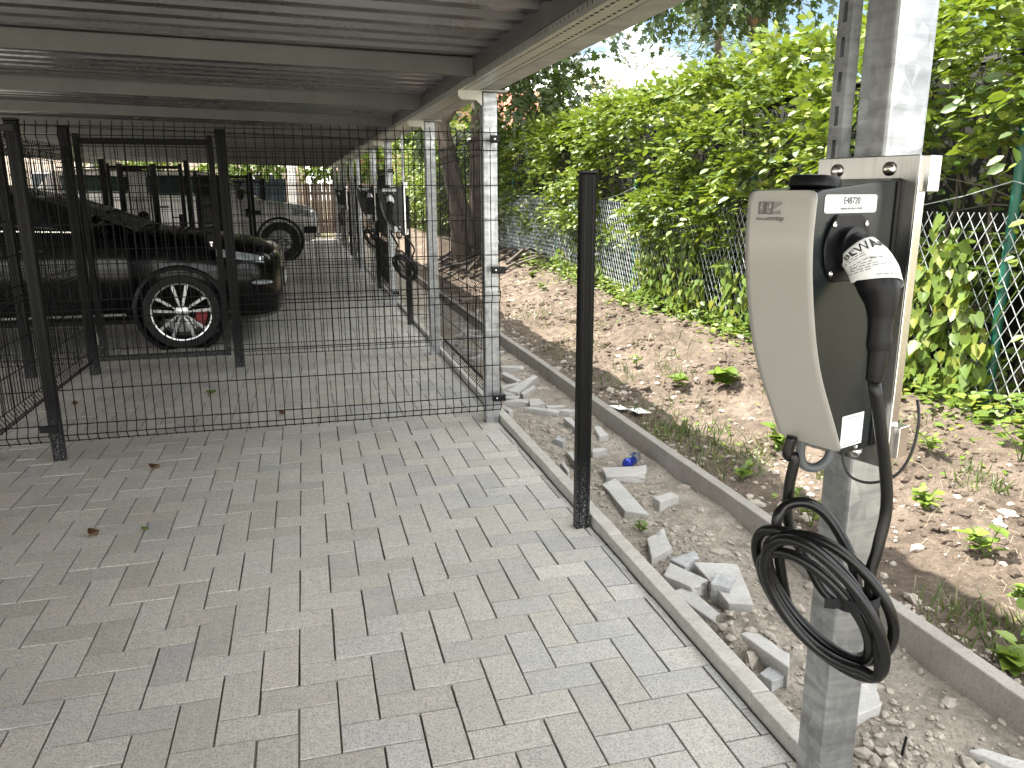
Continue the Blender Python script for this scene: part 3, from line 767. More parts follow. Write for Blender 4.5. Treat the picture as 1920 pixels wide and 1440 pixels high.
for k in range(4):
    y = 4.603 + 5.68 * k; yg = 6.862 + 5.68 * k; w_ = ORD[k]; sh = [0, -1.0, -.45, -.45][k]
    xl = -1.38 + sh * .3
    panel(xl + 0.0, y, 1.1212 - xl + .0, 0, w_ + ' cage front: wide black mesh panel facing the camera')
    fpost(xl, y - .032, 1.775, w_ + ' cage: black corner post at the left end of the front mesh panel', clamps=((1.72, -.01), (.165, -.01)))
    panel(xl - .35, y, .31, 0, w_ + ' cage: narrow strip of black mesh left of the front corner post')
    fpost(xl - .375, y + .03, 1.775, w_ + ' cage: black post at the outer front left corner')
    panel(xl - .36, y + .05, yg - y - .08, 90, w_ + ' cage left side: black mesh panel running back to the gate')
    t = panel(1.131, y + .12, yg - y - .10, 90, w_ + ' cage right side: black mesh panel along the kerb')
    gl, gr = -1.725 + sh, -.605 + sh
    fpost(gl, yg, 1.925, w_ + ' cage gate: black hinge post left of the gate', .07, .06)
    fpost(gr, yg, 1.915, w_ + ' cage gate: black latch post right of the gate', .07, .06)
    gate(gl + .055, gr - .06, yg, w_ + ' cage: black framed mesh gate')
    panel(gr + .04, yg, 1.04 - gr - .045, 0, w_ + ' cage rear: black mesh panel between gate and galvanised post')
    if k < 2:
        fpost(gl - .47, yg + .02, 1.93, w_ + ' cage: black post further left of the hinge post', .07, .06)
        panel(gl - .47 - 2.5, yg + .02, 2.46, 0, w_ + ' cage rear left: black mesh panel beside the parked car')
        panel(gl - .43, yg + .02, .34, 0, w_ + ' cage rear: narrow mesh strip left of the hinge post')
# clamps fixing the front panel to the galvanised post
for k in range(2):
    y = 4.603 + 5.68 * k
    t = thing('fence_clip', (1.09, y, 0), ['black clips fixing the nearest mesh panel to its galvanised post', 'black clips fixing the second cage front panel to its galvanised post'][k], 'clamp', 'mesh panel clamps')
    for z, a in ((1.70, 0), (.95, .03), (.16, .025)):
        b = MB(); b.box(1.065, y - .045, z, 1.122 + a, y - .012, z + .042); b.build('clip', M['plug'], t, world=True, bevel=.006, seg=2)
        b = MB(); b.lathe([(.006, 0), (.006, .003), (.003, .004)], Matrix.Translation((1.09, y - .0452, z + .021)) @ Matrix.Rotation(R(90), 4, 'X'), 10); b.build('bolt', M['bolt'], t, world=True)

def spl(pts, n=8):
    P_ = [Vector(p) for p in pts]; o = []
    for i in range(len(P_) - 1):
        a = P_[max(i - 1, 0)]; b_ = P_[i]; c = P_[i + 1]; d = P_[min(i + 2, len(P_) - 1)]
        for k in range(n):
            t = k / n; t2 = t * t; t3 = t2 * t
            o.append(.5 * ((2 * b_) + (-a + c) * t + (2 * a - 5 * b_ + 4 * c - d) * t2 + (-a + 3 * b_ - 3 * c + d) * t3))
    o.append(P_[-1]); return o

# ------------------------------------------------------------------ wall chargers
def charger(loc, rz_, label, num='E48720'):
    t = thing('wall_charger', loc, label, 'charger', 'electric car wall chargers', rz_)   # local: x right along plate, -y outward, z up (z=0 is .9 m)
    Z = -.9
    b = MB(); b.box(-.087, .0, -.006, .112, .004, .568); b.build('backplate', M['inox'], t, bevel=.0018, seg=2)
    b = MB(); b.box(.1125, -.003, -.004, .1165, .022, .566); b.box(.094, .0045, .505, .130, .040, .566); b.box(.090, .0045, .018, .131, .036, .078); b.build('clamp_bracket', M['bolt'], t, bevel=.001)
    for (bx, bz) in ((-.045, .544), (.059, .545), (-.045, .012), (.05, .012)):
        b = MB(); b.lathe([(.0125, 0), (.0125, .002), (.0105, .005), (.0065, .0075), (.001, .0085)], Matrix.Translation((bx, -.0005, bz)) @ Matrix.Rotation(R(90), 4, 'X'), 20); b.build('bolt', M['bolt'], t, auto=50)
    # housing side profile (b = outward, z)
    fr = [(.244, .503), (.246, .47), (.245, .43), (.240, .385), (.233, .342), (.224, .30), (.213, .257), (.196, .21), (.174, .165), (.146, .115), (.108, .048)]
    prof = [(.001, .031), (.001, .529)] + [(.225, .508)] + fr + [(.09, .033)]
    Mx = Matrix(((0, 0, 1, -.036), (-1, 0, 0, 0), (0, 1, 0, 0), (0, 0, 0, 1)))
    b = MB(); b.prism(prof, Mx, .118); h = b.build('housing', M['hous'], t, bevel=.0035, seg=2)
    # raised rim along the back of the side face
    b = MB(); b.box(.0825, -.012, .036, .0845, -.001, .523); b.build('seam_strip', M['plug'], h)
    # cream front cover, a curved sheet with rounded corners
    cv = [(p.x, p.y) for p in spl([(p, q, 0) for p, q in ((.2480, .5075), (.2503, .470), (.2508, .43), (.2470, .385), (.2395, .342), (.2300, .30), (.2182, .257), (.2015, .21), (.1795, .165), (.1510, .115), (.1170, .055), (.1075, .041))], 6)]
    # arc length param
    ss = [0]
    for i in range(1, len(cv)): ss.append(ss[-1] + math.hypot(cv[i][0] - cv[i - 1][0], cv[i][1] - cv[i - 1][1]))
    S = ss[-1]
    def cpt(s): return (float(np.interp(s, ss, [c[0] for c in cv])), float(np.interp(s, ss, [c[1] for c in cv])))
    a0, a1 = -.0455, .0885; rc = .014; NV = 70
    ts = sorted(set([rc * (1 - math.cos(q * math.pi / 12)) for q in range(7)] + [S - rc * (1 - math.cos(q * math.pi / 12)) for q in range(7)] + [S * q / NV for q in range(NV + 1)]))
    b = MB(); vs = []; NU = 12
    for s in ts:
        e = min(s, S - s); ins = rc - math.sqrt(max(0, rc * rc - (rc - e) ** 2)) if e < rc else 0
        bb, zz = cpt(s)
        for i in range(NU + 1): vs.append((a0 + ins + (a1 - a0 - 2 * ins) * i / NU, -bb, zz))
    fs = [(j * (NU + 1) + i, (j + 1) * (NU + 1) + i, (j + 1) * (NU + 1) + i + 1, j * (NU + 1) + i + 1) for j in range(len(ts) - 1) for i in range(NU)]
    b.add(vs, fs); c = b.build('front_cover', M['cream'], t, auto=40, solid=.003)
    # round lid on top
    b = MB(); b.lathe([(.040, 0), (.0425, .003), (.0425, .014), (.040, .019), (.036, .0205), (.001, .021)], Matrix.Translation((.028, -.172, .5105)) @ Matrix.Rotation(R(-5), 4, 'X'), 40); b.build('top_lid', M['plug'], t, auto=35)
    # logo: three little squares + words, printed on the cover
    def fronty(z): return -(float(np.interp(-z, [-c_[1] for c_ in cv], [c_[0] for c_ in cv])) + .0024)
    fy = fronty(.485)
    ML = lambda x, z: Matrix(((1, 0, 0, x), (0, 0, -1, fronty(z)), (0, 1, 0, z), (0, 0, 0, 1)))
    lg = MB(); lw = .0135; z0 = .4685; x0 = -.0215
    lg.box(x0, fronty(z0) - .0004, z0, x0 + lw, fronty(z0) + .0015, z0 + .0205); lgo = lg.build('logo', M['logo_d'], c)
    lg = MB(); lg.box(x0 + lw + .0018, fronty(z0) - .0004, z0, x0 + 2 * lw + .0018, fronty(z0) + .0015, z0 + .0205); lg.build('logo_square', M['logo_d'], c)
    lg = MB(); x2 = x0 + 2 * lw + .0040
    lg.prism([(0, 0), (.0145, 0), (.0145, .006), (.009, .0065), (.006, .0045), (0, .006)], ML(x2, z0), .0003); lg.prism([(0, .0085), (.0075, .0125), (.0155, .0175), (.0155, .0205), (0, .0205)], ML(x2, z0), .0003); lg.build('logo_square', M['logo_m'], c)
    lg = MB(); q = Matrix.Translation((0, -.0007, 0))
    lg.prism([(.0075, .019), (.0045, .0095), (.0067, .0098), (.0055, .0015), (.0092, .0118), (.0070, .0116), (.0095, .019)], q @ ML(x0, z0), .0004)
    for (xa, za, xb_, zb_) in ((.0072, .0105, .0112, .0155), (.0076, .0155, .0085, .0192), (.0100, .0155, .0109, .0192), (.0088, .0065, .0096, .0105), (.0052, .0032, .0092, .0044), (.0046, .0036, .0056, .013), (.0028, .0120, .0053, .0132), (.0086, .0036, .0096, .007)):
        lg.prism([(xa, za), (xb_, za), (xb_, zb_), (xa, zb_)], q @ ML(x0 + lw + .0018, z0), .0004)
    lg.build('logo_cutout', M['cream'], c)
    text_obj('logo_text', 'Made by', .0066, M['logo_m'], ML(x0 - .003, .4585) @ Matrix.Translation((0, 0, .0003)), c)
    text_obj('logo_text', 'ecotap', .0122, M['logo_d'], ML(x0 + .0195, .4585) @ Matrix.Translation((0, 0, .0003)), c)
    # number label on side face (plane x=.082)
    MS = lambda bb, z, off=.0: Matrix(((0, 0, 1, .082 + off), (1, 0, 0, -bb), (0, 1, 0, z), (0, 0, 0, 1)))
    def rrect(w, h, r, n=5):
        o = []
        for cx, cy, a in ((w - r, r, -90), (w - r, h - r, 0), (r, h - r, 90), (r, r, 180)):
            for k in range(n + 1): o.append((cx + r * math.cos(R(a + 90 * k / n)), cy + r * math.sin(R(a + 90 * k / n))))
        return o
    b = MB(); b.prism(rrect(.150, .030, .006), MS(.2195, .4705, .0003), .0008); lb = b.build('number_label', M['label'], t)
    text_obj('number_text', num, .0158, M['ink'], MS(.144, .4855, .0013), lb, align='CENTER')
    text_obj('number_text', 'Helpdesk: 0031 (0) 411 745 020', .0048, M['ink_g'], MS(.144, .4762, .0013), lb, align='CENTER')
    # sticker with its square code left blank
    b = MB(); b.box(.0823, -.108, .046, .0829, -.040, .107); sk_ = b.build('sticker', M['paper'], t)
    b = MB(); b.box(.08295, -.095, .1005, .0831, -.053, .1022); b.box(.08295, -.104, .0495, .0831, -.044, .0510); b.build('sticker_print', M['ink_g'], sk_)
    # socket flange with chamfered corners
    oc = []
    for k in range(48):
        a = 2 * math.pi * k / 48; rr = .0655; x, z = rr * math.cos(a), rr * math.sin(a); z = max(-.056, min(.056, z)); oc.append((x, z))
    b = MB(); b.prism(oc, MS(.150, .412, .0003), .006); so_ = b.build('socket', M['plug'], t, bevel=.0015)
    b = MB(); b.lathe([(.036, 0), (.036, .012), (.030, .013)], MS(.150, .412, .006), 28); b.build('socket_ring', M['plug'], so_, auto=40)
    for sx in (-1, 1):
        for sz in (-1, 1):
            b = MB(); b.lathe([(.0050, 0), (.0050, .0018), (.0030, .0028), (.0012, .0015)], MS(.150 + sx * .046, .412 + sz * .040, .0063), 14); b.build('screw', M['bolt'], so_, auto=40)
    b = MB(); b.lathe([(.005, 0), (.004, .003), (.001, .004)], MS(.056, .040, 0), 10); b.build('screw', M['bolt'], h)
    # thin bonding wire and grey conduit stub below
    b = MB(); b.tube(spl([(.055, -.05, .03), (.058, -.052, .005), (.075, -.05, -.022), (.105, -.03, -.030), (.135, 0, -.012), (.148, .02, .03), (.150, .03, .09), (.140, .035, .13)], 5), .0028, 6)
    b.build('bonding_wire', M['cable'], t, smooth=True)
    b = MB(); b.tube(spl([(-.02, -.075, .035), (-.021, -.074, .0), (-.016, -.066, -.022), (.0, -.050, -.026), (.012, -.03, -.008), (.013, -.02, .03)], 5), .0095, 10)
    b.build('conduit', M['conduit'], t, smooth=True)
    return t, MS

c1, MS = charger((.999, 1.284, .9), R(-70), 'wall charger with cream front and number label on the nearest galvanised post')

def cable(chg, label, er=(.799, -.602, 0), dd=(.602, .799, 0), cc=(-.104, -.143, -.245)):
    tagged = True
    """charging cable hanging from a charger, in that charger's local frame; z=0 is .9 m"""
    t = thing('charging_cable', chg.location, label, 'charging cable', 'charging cables', chg.rotation_euler.z)
    # connector: lathe-like tube along a bent axis
    ax = [(.088, -.150, .412), (.100, -.150, .410), (.112, -.149, .402), (.126, -.147, .388), (.138, -.146, .370), (.148, -.145, .348), (.155, -.146, .325), (.158, -.148, .300), (.160, -.150, .280), (.161, -.151, .262), (.162, -.152, .248)]
    rd = [.028, .029, .031, .0335, .0345, .0325, .026, .0205, .0195, .0205, .0185]
    axs = spl(ax, 4); rs = [float(np.interp(i / (len(axs) - 1), np.linspace(0, 1, len(rd)), rd)) for i in range(len(axs))]
    b = MB(); b.tube(axs, rs, 26); b.build('plug', M['plug'], t, auto=50)
    b = MB(); b.tube([(.162, -.152, .2485), (.162, -.1525, .246), (.1615, -.154, .205), (.161, -.155, .196)], [.0160, .0165, .0140, .0130], 20); b.build('sleeve', M['plug'], t, auto=40)
    # paper flag wrapped round the plug
    if tagged:
        def wrap(u, v):
            i = min(8.9, max(.2, 1.25 + (v + .46 * (u - .34)) * 3.05)); p = Vector(ax[int(i)]).lerp(Vector(ax[int(i) + 1]), i - int(i))
            tg = (Vector(ax[int(i) + 1]) - Vector(ax[int(i)])).normalized()
            r = float(np.interp(i, range(len(rd)), rd)) * 1.0 + .0035 + .0010 * math.sin(u * 9) * v
            e1 = Vector((0, -1, 0)); e1 = (e1 - tg * e1.dot(tg)).normalized(); e2 = tg.cross(e1)
            if e2.z < 0: e2 = -e2
            # u: 0 (left, -y outward side) .. 1 right ; visible front faces +x/-?; angle sweeps through camera side
            a = R(-50 + 215 * u)
            return p + e1 * (r * math.cos(a)) + e2 * (r * math.sin(a))
        b = MB(); b.grid(lambda u, v: tuple(wrap(u, v)), 26, 10); pf = b.build('paper_tag', M['paper'], t, smooth=True, solid=.0005)
        # lettering bent onto the paper
        def onpaper(o, s, u0, v0, ww, hh):
            me = o.data; xs_ = [v.co.x for v in me.vertices]; zs_ = [v.co.y for v in me.vertices]
            for v in me.vertices:
                u = u0 + (v.co.x) / s * ww; vv = v0 - v.co.y / s * hh
                e = .004; p = wrap(u, max(0, vv)); nrm = (wrap(u + e, max(0, vv)) - wrap(u - e, max(0, vv))).cross(wrap(u, max(0, vv) + e) - wrap(u, max(0, vv - e)))
                c_ = Vector(ax[2]).lerp(Vector(ax[4]), vv)
                if nrm.dot(p - c_) < 0: nrm = -nrm
                v.co = p + nrm.normalized() * .0008
        for txt, sz, u0, v0, bold in (('BEWARE', .2, .15, .30, True),):
            o = text_obj('tag_text', txt, sz, M['ink'], Matrix(), pf, bold=bold, ext=0); onpaper(o, 1, u0, v0, .86, 1.25)
        bars = MB()
        for i, (n_, ind) in enumerate(((5, 0), (4, 0), (0, 0), (6, .05), (4, .05), (5, .05), (6, .05), (4, 0), (0, 0), (3, .3))):
            u = .09 + ind; v = .34 + i * .062
            for q in range(n_):
                wd_ = random.uniform(.03, .075)
                if u + wd_ > .8: break
                n0 = len(bars.v); g_ = []
                for (uu, vv) in ((u, v), (u + wd_, v), (u + wd_, v + .024), (u, v + .024)):
                    p = wrap(uu, vv); e = .004; nr = (wrap(uu + e, vv) - wrap(uu - e, vv)).cross(wrap(uu, vv + e) - wrap(uu, vv - e)); c_ = Vector(ax[2]).lerp(Vector(ax[4]), vv)
                    if nr.dot(p - c_) < 0: nr = -nr
                    g_.append(p + nr.normalized() * .0007)
                bars.add(g_, [(0, 1, 2, 3)]); u += wd_ + .018
        bars.build('tag_print', M['ink_g'], pf)
    # main run: sleeve -> strap -> coil -> back up to the box
    er = Vector(er); dz = Vector((0, 0, 1)); dd = Vector(dd); Cc = chg.location + Vector(cc)
    W0 = tmat(chg); Wi = W0.inverted()
    def cp_(px, py, k=0): return Cc + er * ((px - 1540) * .00096) + dz * (-(py - 1130) * .00101) + dd * k
    pts = [W0 @ Vector((.161, -.155, .20)), cp_(1634, 900, .0), cp_(1629, 1000, -.008), cp_(1622, 1070, -.016)]
    e1 = er * .64 - dz * .77; e2 = er * .77 + dz * .64
    A0 = .9
    nt = 4
    for i in range(int(nt * 16) + 7):
        th = A0 - 2 * math.pi * i / 16; tn = i / 16
        if i < 2: continue
        ra = .142 + .012 * math.sin(tn * 2.1 + .5) + .006 * math.sin(th * 3 + tn); rb = .080 + .013 * math.cos(tn * 1.9)
        off = er * (.012 * math.sin(tn * 2.7)) + dz * (.014 * math.cos(tn * 2.2))
        pts.append(Cc + off + e1 * (ra * math.cos(th)) + e2 * (rb * math.sin(th)) + dd * (-.04 * math.sin(th) + .016 * (tn - 2)))
    pts += [cp_(1447, 1015, .03), cp_(1458, 968, .04), cp_(1500, 955, .045), cp_(1545, 985, .05), cp_(1590, 1055, .04), cp_(1606, 1130, .04), cp_(1590, 1158, .055), cp_(1545, 1140, .07), cp_(1505, 1080, .075), cp_(1466, 1010, .075), cp_(1462, 940, .075), cp_(1468, 880, .075), W0 @ Vector((-.010, -.130, .012)), W0 @ Vector((-.006, -.126, .05))]
    loc_pts = [Wi @ p for p in pts]
    b = MB(); b.tube(spl(loc_pts, 5), .0104, 12); b.build('cable', M['cable'], t, smooth=True)
    # hook and loop strap round the bundle
    sc_ = Wi @ cp_(1606, 1098, -.028); ex = (Wi.to_3x3() @ er); ey = Wi.to_3x3() @ dd; ez = Vector((0, 0, 1))
    b = MB(); rg = []
    for q in range(25):
        a = 2 * math.pi * q / 24; rg.append(sc_ + ex * (.033 * math.cos(a)) + ey * (.030 * math.sin(a)) + ez * (.006 * math.cos(a)))
    vs = [p + ez * s_ for s_ in (-.011, .011) for p in rg]; b.add(vs, [(k, k + 1, 26 + k, 25 + k) for k in range(24)])
    tl = [sc_ - ex * .030 - ey * .014, sc_ - ex * .042 - ey * .026, sc_ - ex * .058 - ey * .028]
    vs = [p + ez * s_ for s_ in (-.013, .007) for p in tl]; b.add(vs, [(0, 1, 4, 3), (1, 2, 5, 4)])
    b.build('strap', M['velcro'], t, solid=.0025)
    return t

cb1 = cable(c1, 'black charging cable coiled in loops under the nearest charger, paper flag on its plug')
for (x, y, z, lc, ll, lp) in ((1.045, 8.70, .985, 'wall charger with white tag seen through the mesh, nearest of those behind the fence', 'coiled charging cable hanging in wide loops beyond the nearest mesh panel', 'second charger post: black steel post at the kerb behind the first cage'),
                          (1.045, 12.38, 1.03, 'wall charger second behind the fence, left of the nearer one', 'bunched charging cable hanging from the second charger behind the fence', 'third charger post: black steel post carrying the second charger behind the fence'),
                          (1.02, 19.9, 1.10, 'farthest small wall charger near the silver pickup nose', 'small round coil of cable under the farthest charger', 'black steel post carrying the farthest charger')):
    q = copy_tree(c1); q.location = (x, y, z); q.rotation_euler = (0, 0, R(-90)); q['label'] = lc
    if y < 10:
        cable(q, ll, (1, 0, 0), (0, 1, 0), (-.02, -.19, -.33)); ll = None
    else:
        q = copy_tree(cb1)
        q.location = (x, y, z); q.rotation_euler = (0, 0, R(-90) + (0 if y < 12 else .5 if y < 15 else -.3))
        q['label'] = ll
    fpost(1.086, y + .02, z + .42, lp)
    strut('strut_channel', 1.052, y + .012, z + .44, zb(y), {8.7: 'slotted strut rising above the first charger behind the mesh', 12.38: 'slotted strut rising above the second charger behind the mesh', 19.9: 'slotted strut rising above the farthest charger'}[y])
fpost(1.05, 16.2, 1.52, 'dark post at the kerb between the second and farthest chargers')

# ------------------------------------------------------------------ vehicles
def interp_st(st, x):
    xs = [s[0] for s in st]
    # st sorted descending x ; catmull per component
    i = 0
    while i < len(st) - 2 and x < xs[i + 1]: i += 1
    a = st[max(i - 1, 0)]; b = st[i]; c = st[i + 1]; d = st[min(i + 2, len(st) - 1)]
    t = (xs[i] - x) / (xs[i] - xs[i + 1]); t = min(1, max(0, t)); o = []
    for k in range(1, len(b)):
        m1 = (c[k] - a[k]) / max(1e-6, abs(c[0] - a[0])) * abs(c[0] - b[0]) if a is not b else c[k] - b[k]
        m2 = (d[k] - b[k]) / max(1e-6, abs(d[0] - b[0])) * abs(c[0] - b[0]) if d is not c else c[k] - b[k]
        t2, t3 = t * t, t * t * t
        o.append((2 * t3 - 3 * t2 + 1) * b[k] + (t3 - 2 * t2 + t) * m1 + (-2 * t3 + 3 * t2) * c[k] + (t3 - t2) * m2)
    return o
def wheel(root, x, y, side, r, rim_r, wd, kind):
    """side -1 : outer face towards -y"""
    wt_ = MB(); Mx = Matrix.Translation((x, y, r)) @ Matrix.Rotation(R(90) * (1 if side < 0 else -1), 4, 'X')
    # local z points to outer side
    t = MB(); t.lathe([(rim_r, -wd), (r * .93, -wd), (r, -wd * .82), (r, -.03), (r * .96, -.004), (rim_r + .018, .004), (rim_r, -.004)], Mx, 48, cap=False)
    ty = t.build('tyre', M['tyre'], root, world=True, auto=40)
    b = MB(); b.lathe([(rim_r, -.004), (rim_r - .004, .003), (rim_r - .016, -.004), (rim_r - .026, -.06), (rim_r - .03, -.13), (.02, -.135)], Mx, 48, cap=False); rm = b.build('rim', M['rimb'], ty, world=True, auto=35)
    b = MB(); b.lathe([(rim_r + .001, -.003), (rim_r, .004), (rim_r - .013, .002), (rim_r - .014, -.005)], Mx, 48, cap=False); b.build('rim_lip', M['rim'], rm, world=True, auto=40)
    b = MB(); b.lathe([(.20 * r / .35, -.09), (.20 * r / .35, -.084), (.07, -.084)], Mx, 32); b.build('brake_disc', M['chrome'], rm, world=True)
    sp = MB(); ns = 5
    for k in range(ns):
        a = 2 * math.pi * k / ns + .31
        for s in (-1, 1):
            if kind == 'blade':
                pl = [(.045, s * .008), (.06, s * .026), (rim_r - .012, s * .085), (rim_r - .006, s * .050), (.10, s * .012)]
            else:
                pl = [(.05, s * .012), (.055, s * .032), (rim_r - .008, s * .085), (rim_r - .006, s * .045)]
            if s < 0: pl = pl[::-1]
            sp.prism(pl, Mx @ Matrix.Rotation(a, 4, 'Z') @ Matrix.Translation((0, 0, -.024)), .020)
    sp.build('spokes', M['rim'], rm, world=True, bevel=.002)
    b = MB(); b.lathe([(.062, -.03), (.062, -.008), (.030, .0), (.001, .001)], Mx, 24); b.build('hub_cap', M['rim'], rm, world=True, auto=40)
    return ty, Mx
def car(name, label, cat, loc, y_c, st, gh, paint, win, wheels, r, rim_r, wd, nseg, glassname='window', kind='blade'):
    """st: (x, zbottom, ztop, halfwidth) descending x ; gh: (x, zbelt, ztop, halfbelt, halfroof)"""
    t = thing(name, loc, label, cat)
    X0_, X1_ = st[0][0], st[-1][0]
    xs = [X0_ + (X1_ - X0_) * (i / nseg) ** 1.0 for i in range(nseg + 1)]
    xs = sorted(set(xs + [X0_ - .02, X0_ - .05, X0_ - .1, X0_ - .16]), reverse=True)
    sec = [(0, 0, 0), (.82, 0, 0), (.955, .07, 0), (.985, .22, 0), (1.0, .45, 0), (.995, .62, 0), (.985, .78, 0), (.955, .90, 0), (.86, .965, 0), (.6, .99, 0), (.3, 1.0, 0), (0, 1.003, 0)]
    vs = []; rings = []
    for x in xs:
        zb_, zt_, w_ = interp_st(st, x); h = zt_ - zb_
        ring = [(x, y_c - w_ * a, zb_ + h * b_) for a, b_, _ in sec] + [(x, y_c + w_ * a, zb_ + h * b_) for a, b_, _ in sec[-2:0:-1]]
        rings.append(ring)
    n = len(rings[0]); b = MB()
    vs = [p for rg in rings for p in rg]; fs = []
    for i in range(len(rings) - 1):
        for k in range(n): l = (k + 1) % n; fs.append((i * n + k, i * n + l, (i + 1) * n + l, (i + 1) * n + k))
    fs.append(tuple(range(n - 1, -1, -1))); fs.append(tuple((len(rings) - 1) * n + k for k in range(n)))
    b.add(vs, fs)
    body = b.build('body', paint, t, world=True, auto=35)
    # greenhouse
    gx0, gx1 = gh[0][0], gh[-1][0]; ng = 36
    gs = [gx0 + (gx1 - gx0) * i / ng for i in range(ng + 1)]
    def gsec(x):
        zb2, zt2, wb, wr = interp_st(gh, x); h = max(.004, zt2 - zb2)
        return zb2 - .03, zb2 + h, wb, wr
    def gpt(x, q, s):
        """q 0 belt .. 1 roof edge .. 2 centre ; s side"""
        z0_, z1_, wb, wr = gsec(x)
        if q <= 1:
            zz = z0_ + (z1_ - .045 - z0_) * q; return Vector((x, y_c + s * (wb + (wr - wb) * q + .03 * math.sin(q * math.pi) * min(1, (z1_ - z0_) * 2)), zz))
        u = q - 1; return Vector((x, y_c + s * wr * (1 - u), z1_ - .045 * (1 - u) ** 2.2))
    qs = [0, .15, .35, .55, .75, .9, 1, 1.12, 1.3, 1.6, 2]
    b = MB(); vs = []
    for x in gs:
        ring = [gpt(x, q, -1) for q in qs] + [gpt(x, q, 1) for q in qs[-2::-1]]; vs += ring
    n = 2 * len(qs) - 1; fs = [(i * n + k, i * n + k + 1, (i + 1) * n + k + 1, (i + 1) * n + k) for i in range(len(gs) - 1) for k in range(n - 1)]
    fs.append(tuple(range(n))); fs.append(tuple((len(gs) - 1) * n + k for k in range(n - 1, -1, -1)))
    b.add(vs, fs); b.build('roof', paint, t, world=True, auto=35)
    # side windows
    for (xa, xb, ta, tb, q0, q1) in win:
        for s in (-1, 1):
            b = MB()
            def wf(u, v, s=s):
                xx = xa + (xb - xa) * u; q = q0 + (q1 - q0) * v; xx += (ta * (1 - u) + tb * u) * v
                p = gpt(xx, q, s); return (p.x, p.y + s * .006, p.z)
            b.grid(wf, 10, 6); b.build(glassname, M['tint'] if paint is M['silver'] else M['glass'], t, world=True, smooth=True, solid=.004)
    # windscreen on the sloping front
    xa, xb = gx0 - .10, gx0 - .10 - (gx0 - gh[2][0]) * .86
    b = MB()
    b.grid(lambda u, v: (lambda p: (p.x + .006, p.y, p.z + .006))(gpt(xa + (xb - xa) * v, 2 - abs(u - .5) * 2 * .97, -1 if u < .5 else 1)), 14, 10)
    b.build('windscreen', M['wind'], t, world=True, smooth=True, solid=.004)
    for (wx, s) in wheels:
        zb_, zt_, w_ = interp_st(st, wx)
        yo = y_c + s * (w_ + .006)
        Mx = Matrix.Translation((wx, yo, r + .015)) @ Matrix.Rotation(R(90) * (1 if s < 0 else -1), 4, 'X')
        b = MB(); b.lathe([(r * 1.20, -.09), (r * 1.20, .002), (r * 1.17, .010), (r * 1.10, .010), (r * 1.06, -.015), (r * 1.05, -.085)], Mx, 48, cap=False); b.build('wheel_arch', M['plug'], t, world=True, auto=40)
        wheel(t, wx, yo + s * .012, s, r, rim_r, wd, kind)
    return t, gpt
def ell(mb, c, rx, ry, rz_, n=14, m=9):
    prof = [(max(.001, math.sin(math.pi * i / m)), -math.cos(math.pi * i / m)) for i in range(m + 1)]
    return mb.lathe(prof, Matrix.Translation(c) @ Matrix.Diagonal((rx, ry, rz_, 1)), n)

# black SUV (nose towards the kerb)
sy = 8.83
sst = [(-.25, .36, .82, .60), (-.28, .30, .875, .73), (-.34, .26, .92, .83), (-.5, .23, .97, .91), (-.85, .23, 1.035, .96), (-1.2, .23, 1.09, .97), (-1.6, .23, 1.13, .98), (-2.6, .24, 1.14, .985), (-3.8, .25, 1.16, .98), (-4.7, .28, 1.17, .95), (-5.1, .35, 1.12, .86), (-5.22, .45, 1.0, .72)]
sgh = [(-1.42, 1.06, 1.09, .90, .84), (-1.85, 1.09, 1.27, .90, .76), (-2.40, 1.11, 1.45, .90, .71), (-2.95, 1.12, 1.545, .91, .70), (-3.7, 1.13, 1.56, .91, .69), (-4.4, 1.14, 1.50, .88, .66), (-4.95, 1.14, 1.30, .82, .68), (-5.12, 1.13, 1.16, .80, .7)]
suv, gp_ = car('parked_suv', 'black SUV parked nose to the kerb behind the mesh, red brake calipers showing', 'car', (-2.7, sy, 0), sy, sst, sgh, M['suv'],
    [(-2.10, -2.95, -.22, .0, .16, .90), (-3.05, -3.85, 0, .02, .16, .92), (-3.95, -4.6, .02, .25, .2, .88)], [(-1.17, -1), (-1.17, 1), (-4.12, -1), (-4.12, 1)], .352, .272, .24, 60)
yn = sy - .985
b = MB()   # caliper in near front wheel
Mw = Matrix.Translation((-1.17, yn, .352)) @ Matrix.Rotation(R(90), 4, 'X')
for a0 in (20, -38):
    pl = [((.125 if k < 6 else .225) * math.cos(R(a0 + (k if k < 6 else 11 - k) * 7)), (.125 if k < 6 else .225) * math.sin(R(a0 + (k if k < 6 else 11 - k) * 7))) for k in range(12)]
    b.prism(pl, Mw @ Matrix.Translation((0, 0, -.075)), .03)
b.build('brake_caliper', M['red'], suv, world=True, bevel=.004)
